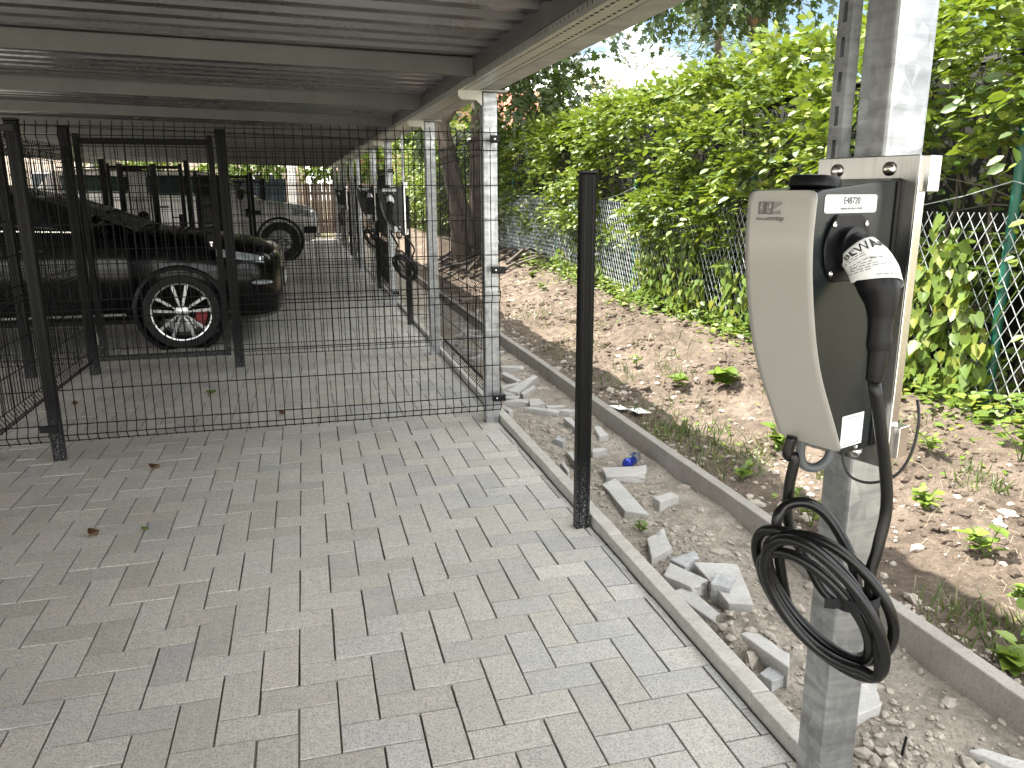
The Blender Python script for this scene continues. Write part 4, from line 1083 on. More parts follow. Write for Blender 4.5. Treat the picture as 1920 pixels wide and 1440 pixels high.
for s in (-1, 1):
    b = MB()
    def hl(u, v, s=s):
        x = -.40 - .42 * u; w_ = interp_st(sst, x); z = w_[0] + (w_[1] - w_[0]) * (.77 + .09 * v + .02 * u)
        return (x, sy + s * (w_[2] * (.985 - .03 * v) + .008), z)
    b.grid(hl, 10, 5); b.build('headlight', M['lamp'], suv, world=True, smooth=True, solid=.006)
    b = MB(); ell(b, (-.46, sy + s * .872, .60), .13, .05, .026); b.build('fog_light', M['lamp'], suv, world=True, smooth=True)
    b = MB(); ell(b, (-1.78, sy + s * 1.10, 1.17), .07, .13, .085); mo = b.build('mirror', M['suv'], suv, world=True, smooth=True)
    b = MB(); b.tube([(-1.74, sy + s * .93, 1.10), (-1.76, sy + s * 1.05, 1.14)], .025, 8); b.build('mirror_arm', M['plug'], mo, world=True)
    b = MB(); b.box(-3.75, sy + s * .975 - .012, .335, -1.65, sy + s * .975 + .012, .36); b.build('sill_trim', M['chrome'], suv, world=True, bevel=.004)
    b = MB(); b.tube([(-2.0, sy + s * .935, 1.10), (-2.6, sy + s * .945, 1.118), (-4.6, sy + s * .915, 1.15)], .010, 6); b.build('window_trim', M['chrome'], suv, world=True)
    for dx in (-2.35, -3.3):
        b = MB(); b.box(dx - .11, sy + s * 1.005 - .012, .93, dx + .11, sy + s * 1.005 + .012, .955); b.build('door_handle', M['suv'], suv, world=True, bevel=.005)
b = MB(); b.box(-.262, sy - .36, .50, -.236, sy + .36, .70); b.build('grille', M['plug'], suv, world=True, bevel=.01)
b = MB(); b.box(-.236, sy - .26, .53, -.226, sy + .26, .64); b.build('number_plate', M['label'], suv, world=True, bevel=.003)
b = MB(); b.grid(lambda u, v: (-.27 - .5 * (abs(u - .5) * 2) ** 3, sy + (u - .5) * 2 * .93, .30 + .035 * v + .02 * (abs(u - .5) * 2) ** 2), 24, 2); b.build('lower_lip', M['chrome'], suv, world=True, solid=.012)

# silver pickup with hardtop, parked further along
py_ = 19.62
pst = [(.31, .56, .98, .68), (.27, .50, 1.08, .80), (.16, .44, 1.18, .90), (-.1, .42, 1.23, .96), (-.55, .42, 1.30, .99), (-1.2, .42, 1.37, 1.0), (-1.8, .42, 1.40, 1.0), (-3.4, .42, 1.42, 1.0), (-5.0, .46, 1.42, .99), (-5.45, .52, 1.40, .97), (-5.55, .60, 1.36, .94)]
pgh = [(-.98, 1.33, 1.36, .92, .86), (-1.45, 1.36, 1.66, .92, .76), (-1.95, 1.38, 1.93, .92, .70), (-2.5, 1.39, 1.99, .92, .69), (-3.3, 1.40, 1.99, .92, .69), (-3.5, 1.40, 1.98, .92, .70), (-5.1, 1.40, 1.97, .92, .71), (-5.40, 1.40, 1.60, .92, .80), (-5.5, 1.40, 1.44, .92, .86)]
pk, gp2 = car('parked_pickup', 'silver double cab pickup with hardtop parked beyond the black SUV', 'pickup truck', (-2.6, py_, 0), py_, pst, pgh, M['silver'],
    [(-1.72, -2.35, -.28, .0, .14, .86), (-2.45, -3.22, 0, -.02, .14, .86), (-3.62, -4.95, 0, 0.0, .22, .84)], [(-.55, -1), (-.55, 1), (-4.15, -1), (-4.15, 1)], .435, .26, .26, 60, kind='v')
for s in (-1, 1):
    b = MB(); b.box(-3.455, py_ + s * .995 - .008, .55, -3.435, py_ + s * .995 + .008, 1.40); b.build('bed_gap', M['plug'], pk, world=True)
    for dx in (-1.85, -2.75):
        b = MB(); b.box(dx - .26, py_ + s * 1.005 - .012, 1.19, dx - .06, py_ + s * 1.005 + .014, 1.225); b.build('door_handle', M['plug'], pk, world=True, bevel=.006)
    b = MB(); ell(b, (-1.32, py_ + s * 1.12, 1.46), .08, .13, .12); b.build('mirror', M['plug'], pk, world=True, smooth=True)
    b = MB()
    def hl2(u, v, s=s):
        x = .20 - .42 * u; w_ = interp_st(pst, x); z = w_[0] + (w_[1] - w_[0]) * (.70 + .18 * v)
        return (x, py_ + s * (w_[2] * (.992 - .03 * v) + .008), z)
    b.grid(hl2, 8, 4); b.build('headlight', M['lamp'], pk, world=True, smooth=True, solid=.006)
    b = MB(); b.box(-.02, py_ + s * .90 - .05, .60, .27, py_ + s * .90 + .05, .76); b.build('fog_light_bezel', M['plug'], pk, world=True, bevel=.03, seg=2)
    b = MB(); b.tube([(-3.6, py_ + s * .71, 2.04), (-5.0, py_ + s * .71, 2.03)], .016, 6); b.build('roof_rail', M['plug'], pk, world=True)
    b = MB(); b.box(-1.15, py_ + s * 1.0 - .012, 1.02, -.92, py_ + s * 1.0 + .012, 1.12); b.build('side_vent', M['plug'], pk, world=True, bevel=.01)
b = MB(); b.box(.285, py_ - .62, .72, .325, py_ + .62, 1.0); b.build('grille', M['plug'], pk, world=True, bevel=.02)
b = MB(); b.box(.20, py_ - .88, .50, .345, py_ + .88, .60); b.build('bumper', M['chrome'], pk, world=True, bevel=.02, seg=2)

# ------------------------------------------------------------------ rubble (broken kerb and paver pieces lying in the strip)
PC = [
 ([[1.398,3.547],[1.62,3.486],[1.558,3.377],[1.373,3.427]],.05,'grey half slab lying crosswise just below the drink can'),
 ([[1.309,3.309],[1.405,3.373],[1.381,2.93],[1.289,2.988]],.05,'long broken kerb slab pointing at the kerb right of the lone black post'),
 ([[1.485,3.12],[1.616,3.178],[1.61,3.104],[1.49,3.053]],.04,'small pale broken piece alone on the sand right of the long slab'),
 ([[1.265,2.697],[1.376,2.776],[1.324,2.59],[1.208,2.525]],.05,'wedge shaped broken slab with a pointed tip, below the long slab'),
 ([[1.273,2.507],[1.39,2.54],[1.388,2.497],[1.298,2.429]],.05,'small rough grey lump touching the wedge shaped slab'),
 ([[1.255,2.464],[1.32,2.298],[1.238,2.248],[1.182,2.372]],.06,'tilted block with a broken right end, left of the flat square slab'),
 ([[1.385,2.526],[1.556,2.484],[1.436,2.177],[1.352,2.199]],.01,'large flat pale slab half sunk in the sand'),
 ([[1.355,2.304],[1.412,2.27],[1.342,2.181],[1.297,2.237]],.08,'rough grey cube standing on the flat pale slab'),
 ([[1.188,2.319],[1.253,2.329],[1.281,2.085],[1.229,2.046]],.03,'long slab half buried under the rubble heap beside the kerb'),
 ([[1.245,1.947],[1.299,1.961],[1.332,1.816],[1.289,1.752]],.06,'broken kerb block running behind the charger post'),
 ([[1.21,1.879],[1.251,1.882],[1.249,1.847],[1.196,1.813]],.05,'rounded tan rock left of the block behind the charger post'),
 ([[1.187,1.75],[1.261,1.78],[1.267,1.725],[1.203,1.704]],.06,'small square speckled cube by the kerb next to the charger post'),
 ([[1.451,1.695],[1.553,1.708],[1.493,1.607],[1.393,1.585]],.0,'pale triangular slab right of the charger post foot'),
 ([[1.536,1.352],[1.573,1.348],[1.686,1.225],[1.625,1.214]],.04,'slab at the very bottom right corner of the strip'),
 ([[1.5,6.131],[1.664,6.068],[1.661,5.987],[1.486,6.048]],.04,'crosswise slab farthest back beside the galvanised post'),
 ([[1.428,5.829],[1.465,5.867],[1.526,5.562],[1.485,5.539]],.04,'slim slab pointing away behind the crossed long slab'),
 ([[1.334,5.3],[1.633,5.615],[1.65,5.564],[1.403,5.214]],.05,'longest slab of the pile, slanting up to the right'),
 ([[1.345,5.499],[1.481,5.544],[1.487,5.484],[1.33,5.418]],.03,'short piece under the left end of the longest slanting slab'),
 ([[1.312,5.3],[1.434,5.288],[1.422,5.224],[1.301,5.214]],.03,'flat pale piece left of the slanting slabs'),
 ([[1.428,5.245],[1.577,5.42],[1.577,5.364],[1.431,5.178]],.03,'shorter slanting slab parallel to the longest one'),
 ([[1.276,5.135],[1.323,5.195],[1.392,5.133],[1.359,5.07]],.03,'small tile shaped piece beside the mesh clip'),
 ([[1.233,4.984],[1.31,5.024],[1.427,5.012],[1.406,4.956]],.04,'wide flat slab right of the galvanised post foot'),
 ([[1.201,4.894],[1.238,4.962],[1.253,4.785],[1.216,4.758]],.03,'slim piece leaning along the kerb at the galvanised post'),
 ([[1.441,5.075],[1.517,5.087],[1.521,4.942],[1.404,4.915]],.02,'thin white flat flake in the middle of the pile'),
 ([[1.327,4.821],[1.388,4.823],[1.532,4.67],[1.507,4.622]],.04,'long broken slab at the near edge of the pile'),
 ([[1.493,4.852],[1.621,4.848],[1.61,4.8],[1.491,4.794]],.03,'crosswise piece just left of the lone black post, by the wall'),
 ([[1.53,4.727],[1.607,4.743],[1.66,4.691],[1.601,4.652]],.03,'chunk behind the lone black post near the wall'),
 ([[1.508,4.516],[1.557,4.509],[1.535,4.308],[1.502,4.238]],.04,'upright looking slab left of the lone black post, pointing at the viewer'),
 ([[1.618,4.253],[1.655,4.275],[1.654,4.104],[1.585,4.078]],.04,'slab against the wall just right of the lone black post'),
 ([[1.313,4.1],[1.358,4.147],[1.383,4.09],[1.35,4.028]],.04,'small blocky fragment in the gravel left of the lone black post'),
 ([[1.468,3.872],[1.535,3.867],[1.535,3.828],[1.45,3.825]],.04,'short piece right of the lone black post, left of the can'),
 ([[1.312,3.875],[1.342,3.854],[1.325,3.708],[1.298,3.655]],.04,'slab partly hidden behind the lone black post'),
 ([[1.224,3.711],[1.247,3.717],[1.236,3.579],[1.212,3.541]],.04,'narrow fragment leaning by the kerb left of the lone black post')]
for q in range(14):   # pieces behind the first cage
    x = random.uniform(1.28, 1.66); y = random.uniform(6.3, 9.6); a = random.uniform(0, 3.14); L_, W_ = random.uniform(.08, .2), random.uniform(.03, .05)
    c, s = math.cos(a), math.sin(a)
    PC.append(([[x + c * u * L_ - s * v * W_, y + s * u * L_ + c * v * W_] for u, v in ((-1, -1), (1, -1), (1, 1), (-1, 1))], random.uniform(.0, .04), None))
for i, (qd, zt, lb) in enumerate(PC):
    if lb is None: lb = 'pale broken slab in the strip behind the mesh side panel'
    cx = sum(p[0] for p in qd) / 4; cy = sum(p[1] for p in qd) / 4; zbm = hs(cx, cy) - .02
    n = 4; vs = []
    base = zbm; ztop = hs(cx, cy) + (.07 if i == 7 else .055 if i in (5, 9, 16) else .034 + .012 * random.random())
    kk = (1.4 - ztop) / (1.4 - zt); qd = [[p[0] * kk, p[1] * kk] for p in qd]; cx *= kk; cy *= kk
    tilt = random.uniform(-.06, .06), random.uniform(-.06, .06)
    for (z, k) in ((base, 1.0), (ztop, 1.0)):
        for x, y in qd: vs.append((cx + (x - cx) * k, cy + (y - cy) * k, z + ((x - cx) * tilt[0] + (y - cy) * tilt[1] if z == ztop else 0)))
    b = MB(); b.add(vs, [(3, 2, 1, 0), (4, 5, 6, 7), (0, 1, 5, 4), (1, 2, 6, 5), (2, 3, 7, 6), (3, 0, 4, 7)])
    rock = i in (10,); rough = i in (4, 7, 11, 29)
    o = b.build('broken_slab' if not rock else 'rock', M['rubble_b'] if rough else M['stone'] if rock else M['rubble'], None)
    bm = bmesh.new(); bm.from_mesh(o.data); bmesh.ops.recalc_face_normals(bm, faces=bm.faces)
    bmesh.ops.bevel(bm, geom=list(bm.edges), offset=.010 if rock else .0025, segments=2 if rock else 1, affect='EDGES', clamp_overlap=True)
    bmesh.ops.subdivide_edges(bm, edges=[e for e in bm.edges if e.calc_length() > .03], cuts=3, use_grid_fill=True)
    bmesh.ops.triangulate(bm, faces=[f for f in bm.faces if len(f.verts) > 4])
    am = .012 if rock else .005 if rough else .0016
    ex = Vector((qd[1][0] - qd[0][0], qd[1][1] - qd[0][1], 0)); L0 = max(ex.length, .01)
    for v in bm.verts:
        w_ = v.co + o.location
        v.co += Vector((nz(w_.x * 30, w_.y * 30, w_.z * 30), nz(w_.x * 30 + 9, w_.y * 30, w_.z * 30), nz(w_.x * 30, w_.y * 30 + 9, w_.z * 30))) * am
        # one broken end per slab
        e = (Vector((w_.x - cx, w_.y - cy, 0)).dot(ex) / (L0 * L0))
        if not rock and e > .38: v.co += Vector((nz(w_.x * 45, w_.y * 45, w_.z * 60), nz(w_.y * 45, w_.x * 45, 5 + w_.z * 60), nz(w_.x * 40, w_.z * 60, 3))) * .011
    bm.to_mesh(o.data); bm.free()
    tag(o, lb, 'rock' if rock else 'broken slab', 'broken slabs lying in the strip')

# gravel: countless small stones
def stones(name, spots, mat, seed):
    rg = random.Random(seed); vs = []; fs = []
    ico = bmesh.new(); bmesh.ops.create_icosphere(ico, subdivisions=1, radius=1); iv = [v.co.copy() for v in ico.verts]; fi = [tuple(v.index for v in f.verts) for f in ico.faces]; ico.free()
    for x, y, z, s in spots:
        n = len(vs); q = Matrix.Rotation(rg.uniform(0, 6.28), 3, 'Z') @ Matrix.Rotation(rg.uniform(-.5, .5), 3, 'X'); sx, sy_, sz = s * rg.uniform(.7, 1.4), s * rg.uniform(.6, 1.1), s * rg.uniform(.4, .8)
        for v in iv:
            k = rg.uniform(.72, 1.15); p = q @ Vector((v.x * sx * k, v.y * sy_ * k, v.z * sz * k)); vs.append((x + p.x, y + p.y, z + p.z))
        fs += [tuple(i + n for i in f) for f in fi]
    me = bpy.data.meshes.new(name); me.from_pydata(vs, [], fs); me.materials.append(mat); o = bpy.data.objects.new(name, me); COL.objects.link(o); return tag(o, kind='stuff')
sp = []
rg = random.Random(3)
while len(sp) < 4200:
    x = rg.uniform(1.19, 1.79); y = rg.uniform(.9, 9)
    dn = .22 + .9 * max(0, nz(x * 2.4, y * 1.7, 7)) + .9 * (math.exp(-((x - 1.45) ** 2 / .03 + (y - 1.45) ** 2 / .06))) + .8 * math.exp(-((x - 1.33) ** 2 / .02 + (y - 2.02) ** 2 / .05)) + .4 * (3.4 < y < 4.7 and x < 1.5)
    if rg.random() < dn: sp.append((x, y, hs(x, y) + .002, min(.036, .0028 + rg.expovariate(1 / .0052))))
tag(stones('gravel', sp, M['stone'], 5), 'loose gravel and small stones over the strip between kerb and wall', 'gravel')
sp = []
while len(sp) < 1700:
    x = 1.86 + rg.expovariate(1 / .22) if rg.random() < .7 else rg.uniform(1.9, 3.6); y = rg.uniform(1.2, 11)
    if x < 3.7 and rg.random() < .5 + nz(x * 2, y * 1.5, 2): sp.append((x, y, hb(x, y) + .002, min(.045, .004 + rg.expovariate(1 / .007))))
tag(stones('bank_gravel', sp, M['stone'], 6), 'pale stones scattered over the dirt bank beside the wall', 'gravel')
sp = []
while len(sp) < 5200:
    x = rg.uniform(1.95, 3.6); y = rg.uniform(1.4, 11.5)
    if nz(x * 1.6, y * 1.6, 12) > -.1: sp.append((x, y, hb(x, y), min(.05, .005 + rg.expovariate(1 / .009))))
tag(stones('soil_clods', sp, M['soil'], 8), 'dry crumbs and clods of soil on the bank', 'soil')
# chips of stone dust on the pavers
sp = [(rg.uniform(-1.6, 1.1), 1.3 + rg.random() ** 1.5 * 5, .001, rg.uniform(.0012, .0032)) for _ in range(900)]
tag(stones('stone_chips', sp, M['rubble'], 9), 'tiny stone chips scattered on the pavers', 'grit')
# straw and dead grass
P = []; D = []
b = MB()
for q in range(1700):
    x = rg.uniform(2.0, 3.6); y = rg.uniform(1.6, 9)
    if nz(x * 1.3, y * 1.3, 20) < -.05: continue
    a = rg.uniform(0, 6.28); L_ = rg.uniform(.03, .10); z = hb(x, y)
    b.tube([(x, y, z + .004), (x + math.cos(a) * L_ / 2, y + math.sin(a) * L_ / 2, z + rg.uniform(.006, .03)), (x + math.cos(a + .4) * L_, y + math.sin(a + .4) * L_, hb(x + math.cos(a) * L_, y + math.sin(a) * L_) + .004)], .0008, 3, cap=False)
tag(b.build('straw_litter', M['straw']), 'dry straw stalks littering the sunlit dirt bank', 'straw', kind='stuff')

# drink can
t = thing('drink_can', (1.635, 3.72, hs(1.635, 3.72) + .045), 'crushed blue and silver drink can lying by the concrete wall', 'can')
Mc = Matrix.Rotation(R(46), 4, 'Z') @ Matrix.Rotation(R(90), 4, 'Y') @ Matrix.Rotation(R(25), 4, 'Z')
b = MB(); b.lathe([(.022, -.075), (.028, -.066), (.0295, -.055), (.0295, .055), (.028, .064), (.024, .072)], Mc, 28); bd = b.build('can_body', M['can_b'], t, auto=35)
b = MB(); b.lathe([(.0205, .0725), (.0245, .0722), (.0245, .0745), (.022, .0745), (.021, .071), (.001, .071)], Mc, 28); b.build('can_lid', M['can_s'], t, auto=35)
def cpatch(mb, a0, a1, z0, z1, sl=0):
    mb.grid(lambda u, v: tuple(Mc @ Vector((.0298 * math.cos(a0 + (a1 - a0) * u), .0298 * math.sin(a0 + (a1 - a0) * u), z0 + (z1 - z0) * v + sl * u))), 10, 3)
b = MB(); cpatch(b, -.2, 1.35, .002, .052, -.0); cpatch(b, 1.4, 2.95, -.052, -.002); cpatch(b, 3.0, 4.5, .002, .052); b.build('silver_panel', M['can_s'], bd)
b = MB(); cpatch(b, 1.0, 1.5, -.012, .004); cpatch(b, 1.7, 2.2, -.010, .006); b.build('emblem', M['red'], bd)
b = MB(); b.lathe([(.006, 0), (.006, .0006)], Mc @ Matrix.Rotation(1.6, 4, 'Z') @ Matrix.Translation((.0297, 0, -.003)) @ Matrix.Rotation(R(90), 4, 'Y'), 14); b.build('emblem_disc', M['yellow'], bd)
# stake and scraps
t = thing('stake', (1.41, 1.43, -.04), 'thin black stake sticking up from the gravel, blue at its foot', 'stake')
b = MB(); b.tube([(1.408, 1.432, -.06), (1.425, 1.436, .035)], .0035, 6); b.build('rod', M['plug'], t, world=True)
b = MB(); b.box(1.403, 1.428, -.045, 1.414, 1.437, -.022); b.build('foot', M['can_b'], t, world=True, bevel=.002)
t = thing('plastic_scrap', (1.95, 4.5, .08), 'two flat white plastic scraps on the shaded dirt behind the wall', 'scrap')
b = MB(); z = hb(1.95, 4.5) + .012
b.add([(1.84, 4.58, z + .01), (1.93, 4.60, z), (1.95, 4.50, z), (1.87, 4.47, z + .01)], [(0, 1, 2, 3)]); b.add([(1.93, 4.47, z + .01), (2.03, 4.50, z), (2.05, 4.38, z), (1.95, 4.35, z + .012)], [(0, 1, 2, 3)])
b.build('sheet', M['paper'], t, world=True, solid=.003)
# dry leaves on the pavement
DL = [(-.95, 3.43, 'curled brown leaf on the pavers, nearest the camera on the left'), (-.85, 4.27, 'small dark curled leaf on the pavers in front of the mesh panel'), (-.74, 5.93, 'greenish leaf scrap on the pavers inside the cage'), (-1.62, 5.83, 'brown leaf by the left mesh panel inside the cage'), (-.22, 5.19, 'tan leaf on the pavers behind the middle of the mesh panel'), (-.75, 3.43, 'tiny green sprig on the pavers beside the curled brown leaf')]
for i, (x, y, lb) in enumerate(DL):
    b = MB(); a = random.uniform(0, 6.28); s = .045 if i != 5 else .025
    b.grid(lambda u, v: (x + math.cos(a) * (u - .5) * s * 1.5 - math.sin(a) * (v - .5) * s * (1 - (2 * u - 1) ** 2), y + math.sin(a) * (u - .5) * s * 1.5 + math.cos(a) * (v - .5) * s * (1 - (2 * u - 1) ** 2), .004 + .35 * s * (2 * v - 1) ** 2 + .25 * s * (2 * u - 1) ** 2), 8, 4)
    tag(b.build('dry_leaf' if i not in (2, 5) else 'green_leaf', M['weed'] if i in (2, 5) else M['dry'], smooth=True, solid=.0008), lb, 'leaf', 'leaves lying on the pavers')

# ------------------------------------------------------------------ weeds
def weed(x, y, label, n=26, h=.16, ls=.05, kind='beech', z=None):
    z = hb(x, y) if z is None else z
    t = thing('weed', (x, y, z), label, 'weed', 'weeds on the dirt bank')
    C = []; D = []; N = []; S = []; b = MB(); ns = max(3, n // 8)
    for k in range(ns):
        a = random.uniform(0, 6.28); r = random.uniform(.02, h * .6); hh = h * random.uniform(.5, 1); e = Vector((x + r * math.cos(a), y + r * math.sin(a), z + hh))
        b.tube([(x, y, z - .01), ((x * .6 + e.x * .4), (y * .6 + e.y * .4), z + hh * .6), e], .0022, 4)
        for q in range(n // ns):
            f = random.uniform(.25, 1); p = Vector((x, y, z)).lerp(e, f); aa = random.uniform(0, 6.28)
            C.append(p); D.append((math.cos(aa), math.sin(aa), random.uniform(-.1, .6))); N.append((random.gauss(0, .3), random.gauss(0, .3), 1)); S.append(ls * random.uniform(.6, 1.2))
    b.build('stem', M['weed'], t, world=True)
    leaves('leaves', C, D, N, S, kind, M['weed'], t)
WD = [(2.46, 2.54, 'clump of toothed weed on the sunlit dirt right of the charger foot', 40, .10, .05, 'beech'), (2.80, 2.90, 'leafy weed above the clump right of the charger, near the clamp', 34, .10, .05, 'beech'), (2.38, 2.14, 'thistle like rosette weed throwing a shadow at the right', 34, .13, .06, 'beech'),
      (3.1, 2.69, 'upright weed at the right picture edge on the slope', 44, .22, .055, 'beech'), (2.01, 2.67, 'weed at the shadow edge left of the charger cable', 30, .16, .055, 'beech'), (2.66, 4.54, 'broad leaved weed patch left of the charger cover', 46, .14, .085, 'heart'),
      (2.42, 4.75, 'single broad leaf weed low on the sunlit slope', 10, .09, .09, 'heart'), (2.33, 3.44, 'weed close to the lower left edge of the cream cover', 30, .17, .06, 'heart'), (2.0, 3.2, 'small weed on the boundary of sun and shade', 18, .08, .05, 'heart'), (2.39, 5.4, 'small weed on the slope just right of the lone black post', 16, .09, .05, 'beech'),
      (2.9, 9.57, 'weed on the far slope left of the lone black post', 26, .14, .06, 'beech'), (3.25, 11.3, 'far yellow green weed below the chain link', 30, .16, .07, 'heart'), (3.0, 10.4, 'far low weed spreading on the slope', 30, .12, .07, 'heart'), (1.93, 1.60, 'broad leaved weed leaning over the wall at lower right', 18, .09, .07, 'heart'), (2.1, 1.62, 'weed at the right edge behind the wall top', 22, .14, .075, 'heart'), (2.25, 1.86, 'small weed beside the grey rock in the shade', 14, .07, .04, 'heart'),
      (1.345, 2.94, 'tiny green weed under the end of the long slab', 10, .05, .028, 'heart')]
for (x, y, lb, n, h, ls, kd) in WD: weed(x, y, lb, n, h, ls, kd, z=hs(x, y) if x < 1.8 else None)
# grass patches and ground cover (stuff)
C = []; D = []; N = []; S = []
for (cx, cy, r, n) in ((2.02, 3.7, .28, 520), (1.98, 4.2, .2, 200), (2.02, 1.80, .12, 200), (2.8, 2.62, .08, 90), (2.35, 3.0, .06, 40), (2.9, 4.2, .12, 60), (2.5, 5.0, .12, 60), (2.45, 8.2, .3, 160), (2.7, 7.0, .2, 80), (2.6, 3.3, .1, 30), (2.35, 4.4, .15, 40), (3.1, 3.5, .15, 50), (2.7, 5.7, .2, 60), (2.2, 6.3, .2, 90), (2.15, 5.2, .15, 70)):
    for k in range(n):
        a = random.uniform(0, 6.28); q = r * math.sqrt(random.random()) * 1.2; x = cx + q * math.cos(a); y = cy + 1.6 * q * math.sin(a)
        if x < 1.86: continue
        C.append((x, y, hb(x, y) - .004)); D.append((random.gauss(0, .5), random.gauss(0, .5), 1)); N.append((random.gauss(0, 1), random.gauss(0, 1), .2)); S.append(random.uniform(.035, .11))
tag(leaves('grass_patch', C, D, N, S, 'blade', M['grass']), 'sparse grass blades growing in the shaded dirt behind the wall', 'grass', kind='stuff')
C = []; D = []; N = []; S = []
for k in range(5200):
    y = random.uniform(2.2, 13); x = 3.66 - abs(random.gauss(0, .22)) + random.uniform(-.02, .25)
    if nz(x * 1.4, y * 1.1, 30) < -.12 and x < 3.45: continue
    C.append((x, y, hb(x, y) + random.random() ** 2 * .16)); a = random.uniform(0, 6.28); D.append((math.cos(a), math.sin(a), .1)); N.append((-.4 + random.gauss(0, .3), random.gauss(0, .3), 1)); S.append(random.uniform(.025, .065))
tag(leaves('ground_cover', C, D, N, S, 'heart', M['vine']), 'bright green ground cover along the foot of the chain link fence', 'ground cover', kind='stuff')
C = []; D = []; N = []; S = []
for k in range(900):
    x = random.uniform(1.9, 3.5); y = random.uniform(1.5, 11)
    if nz(x * 1.1, y * .9, 41) < .08: continue
    C.append((x, y, hb(x, y) + .004 + random.random() * .02)); a = random.uniform(0, 6.28); D.append((math.cos(a), math.sin(a), .25)); N.append((random.gauss(0, .3), random.gauss(0, .3), 1)); S.append(random.uniform(.015, .04))
tag(leaves('seedlings', C, D, N, S, 'beech', M['weed']), 'tiny green seedlings dotted over the dirt bank', 'seedlings', kind='stuff')

# ------------------------------------------------------------------ trees
def tree(name, label, trunks, clumps, lmat, lkind, ls, cat='tree', per=8, ln=.45, origin=None, bark='bark', droop=.35):
    x, y, z = origin; t = thing(name, (x, y, z), label, cat, 'trees beyond the carport')
    b = MB()
    for pts, r0, r1 in trunks:
        s = spl(pts, 5); b.tube(s, [r0 + (r1 - r0) * i / (len(s) - 1) for i in range(len(s))], 10)
    tk = b.build('trunk', M[bark], t, world=True, smooth=True)
    A = []
    for (cx, cy, cz, rx, ry, rz__, n) in clumps:
        u = unit(RNG.normal(0, 1, (n, 3))); rad = RNG.random(n) ** .42
        wob = np.array([1 + .35 * nz(q[0] * 2.2 + cx, q[1] * 2.2 + cy, q[2] * 2.2) for q in u])
        p = u * (rad * wob)[:, None] * np.array([rx, ry, rz__]) + np.array([cx, cy, cz])
        keep = np.array([nz(q[0] * 1.5, q[1] * 1.5, q[2] * 1.5) > -.18 for q in p]); p = p[keep]; u = u[keep]
        A.append(sprays(p, u + RNG.normal(0, .4, u.shape), per, ln, ls, droop=droop))
    P_, D_, N_, S_, R_ = [np.concatenate(a) for a in zip(*A)]
    leaves('crown', P_, D_, N_, S_, lkind, M[lmat], t, R_)
    return t
tree('maple_tree', 'dark maple with twin trunks behind the second galvanised post', [
    ([(2.75, 14.2, 0), (2.70, 14.2, 1.2), (2.45, 14.3, 2.6), (2.0, 14.5, 4.2), (1.4, 14.9, 5.8)], .20, .08), ([(3.15, 14.6, 0), (3.14, 14.6, 1.4), (3.2, 14.7, 3.0), (3.3, 15, 5)], .19, .08), ([(2.95, 14.0, .5), (2.6, 13.9, 1.8), (2.05, 13.9, 3.2), (1.5, 14, 4.4)], .085, .04), ([(2.45, 14.3, 2.6), (3.2, 14.0, 3.6), (4.2, 13.6, 4.2)], .09, .03)],
    [(3.5, 13.6, 4.4, 1.8, 2.4, 1.2, 420), (4.0, 14.0, 3.2, 1.0, 1.6, .7, 230), (2.6, 15.5, 5.6, 2.4, 2.6, 1.6, 420), (3.2, 12.6, 3.9, .9, .9, .6, 120), (4.5, 14.6, 3.4, .7, 1.0, .6, 110), (3.5, 16.5, 3.0, 1.4, 1.2, .8, 160), (2.3, 15.6, 2.9, .9, .9, .5, 90)], 'maple', 'maple', .15, origin=(2.9, 14.3, 0))
tree('maple_tree', 'tall maple with russet tips whose branches hang over the hedge at the top', [
    ([(6.6, 10.6, 0), (6.5, 10.6, 2.0), (6.3, 10.5, 4.0), (6.0, 10.4, 6.2)], .2, .07), ([(6.3, 10.5, 3.6), (5.4, 9.8, 4.0), (4.7, 9.3, 4.05)], .06, .02)],
    [(5.6, 9.9, 4.75, 1.5, 1.5, .9, 420), (5.3, 9.6, 4.05, 1.2, .9, .38, 190), (6.3, 9.7, 4.2, .6, .7, .35, 70), (6.0, 10.6, 6.2, 1.7, 1.8, 1.4, 300), (4.7, 10.0, 3.95, .55, .5, .3, 60)], 'maple', 'maple', .125, origin=(6.6, 10.6, 0))
tree('conifer_tree', 'feathery green conifer rising behind the hedge top', [([(7.4, 13.6, 0), (7.4, 13.6, 3), (7.4, 13.6, 6.5)], .16, .03)],
    [(7.4, 13.6, 3.9, 1.0, 1.0, 1.2, 420), (7.3, 13.5, 5.2, .7, .7, 1.1, 260), (7.4, 13.6, 6.2, .35, .35, .7, 90)], 'conif', 'needle', .11, per=10, ln=.4, origin=(7.4, 13.6, 0), droop=.6)
tree('pale_shrub', 'pale twiggy shrub, half bare, behind the hedge', [([(7.05 + dx, 16.4 + dy, 0), (7.05 + dx * 1.4, 16.4 + dy, 2.2), (7.05 + dx * 2.4 + random.uniform(-.2, .2), 16.4 + dy * 2, 4.2 + random.uniform(-.5, .7))], .022, .005) for dx in np.linspace(-.55, .55, 16) for dy in (-.3, .3)],
    [(7.05, 16.4, 3.8, 1.2, .9, .8, 150), (6.5, 16.4, 3.4, .8, .8, .5, 100)], 'pale', 'beech', .07, 'shrub', origin=(7.05, 16.4, 0), bark='twig_p', per=6, ln=.3)
tree('round_shrub', 'round mid green bush peeping over the hedge left of the pale shrub', [([(7.3, 20, 0), (7.3, 20, 2), (7.3, 20, 3.4)], .06, .02)], [(7.3, 20, 3.6, 1.0, 1.1, .75, 260), (6.4, 20.5, 3.2, .9, 1, .6, 160)], 'weed', 'beech', .10, 'shrub', origin=(7.3, 20, 0))
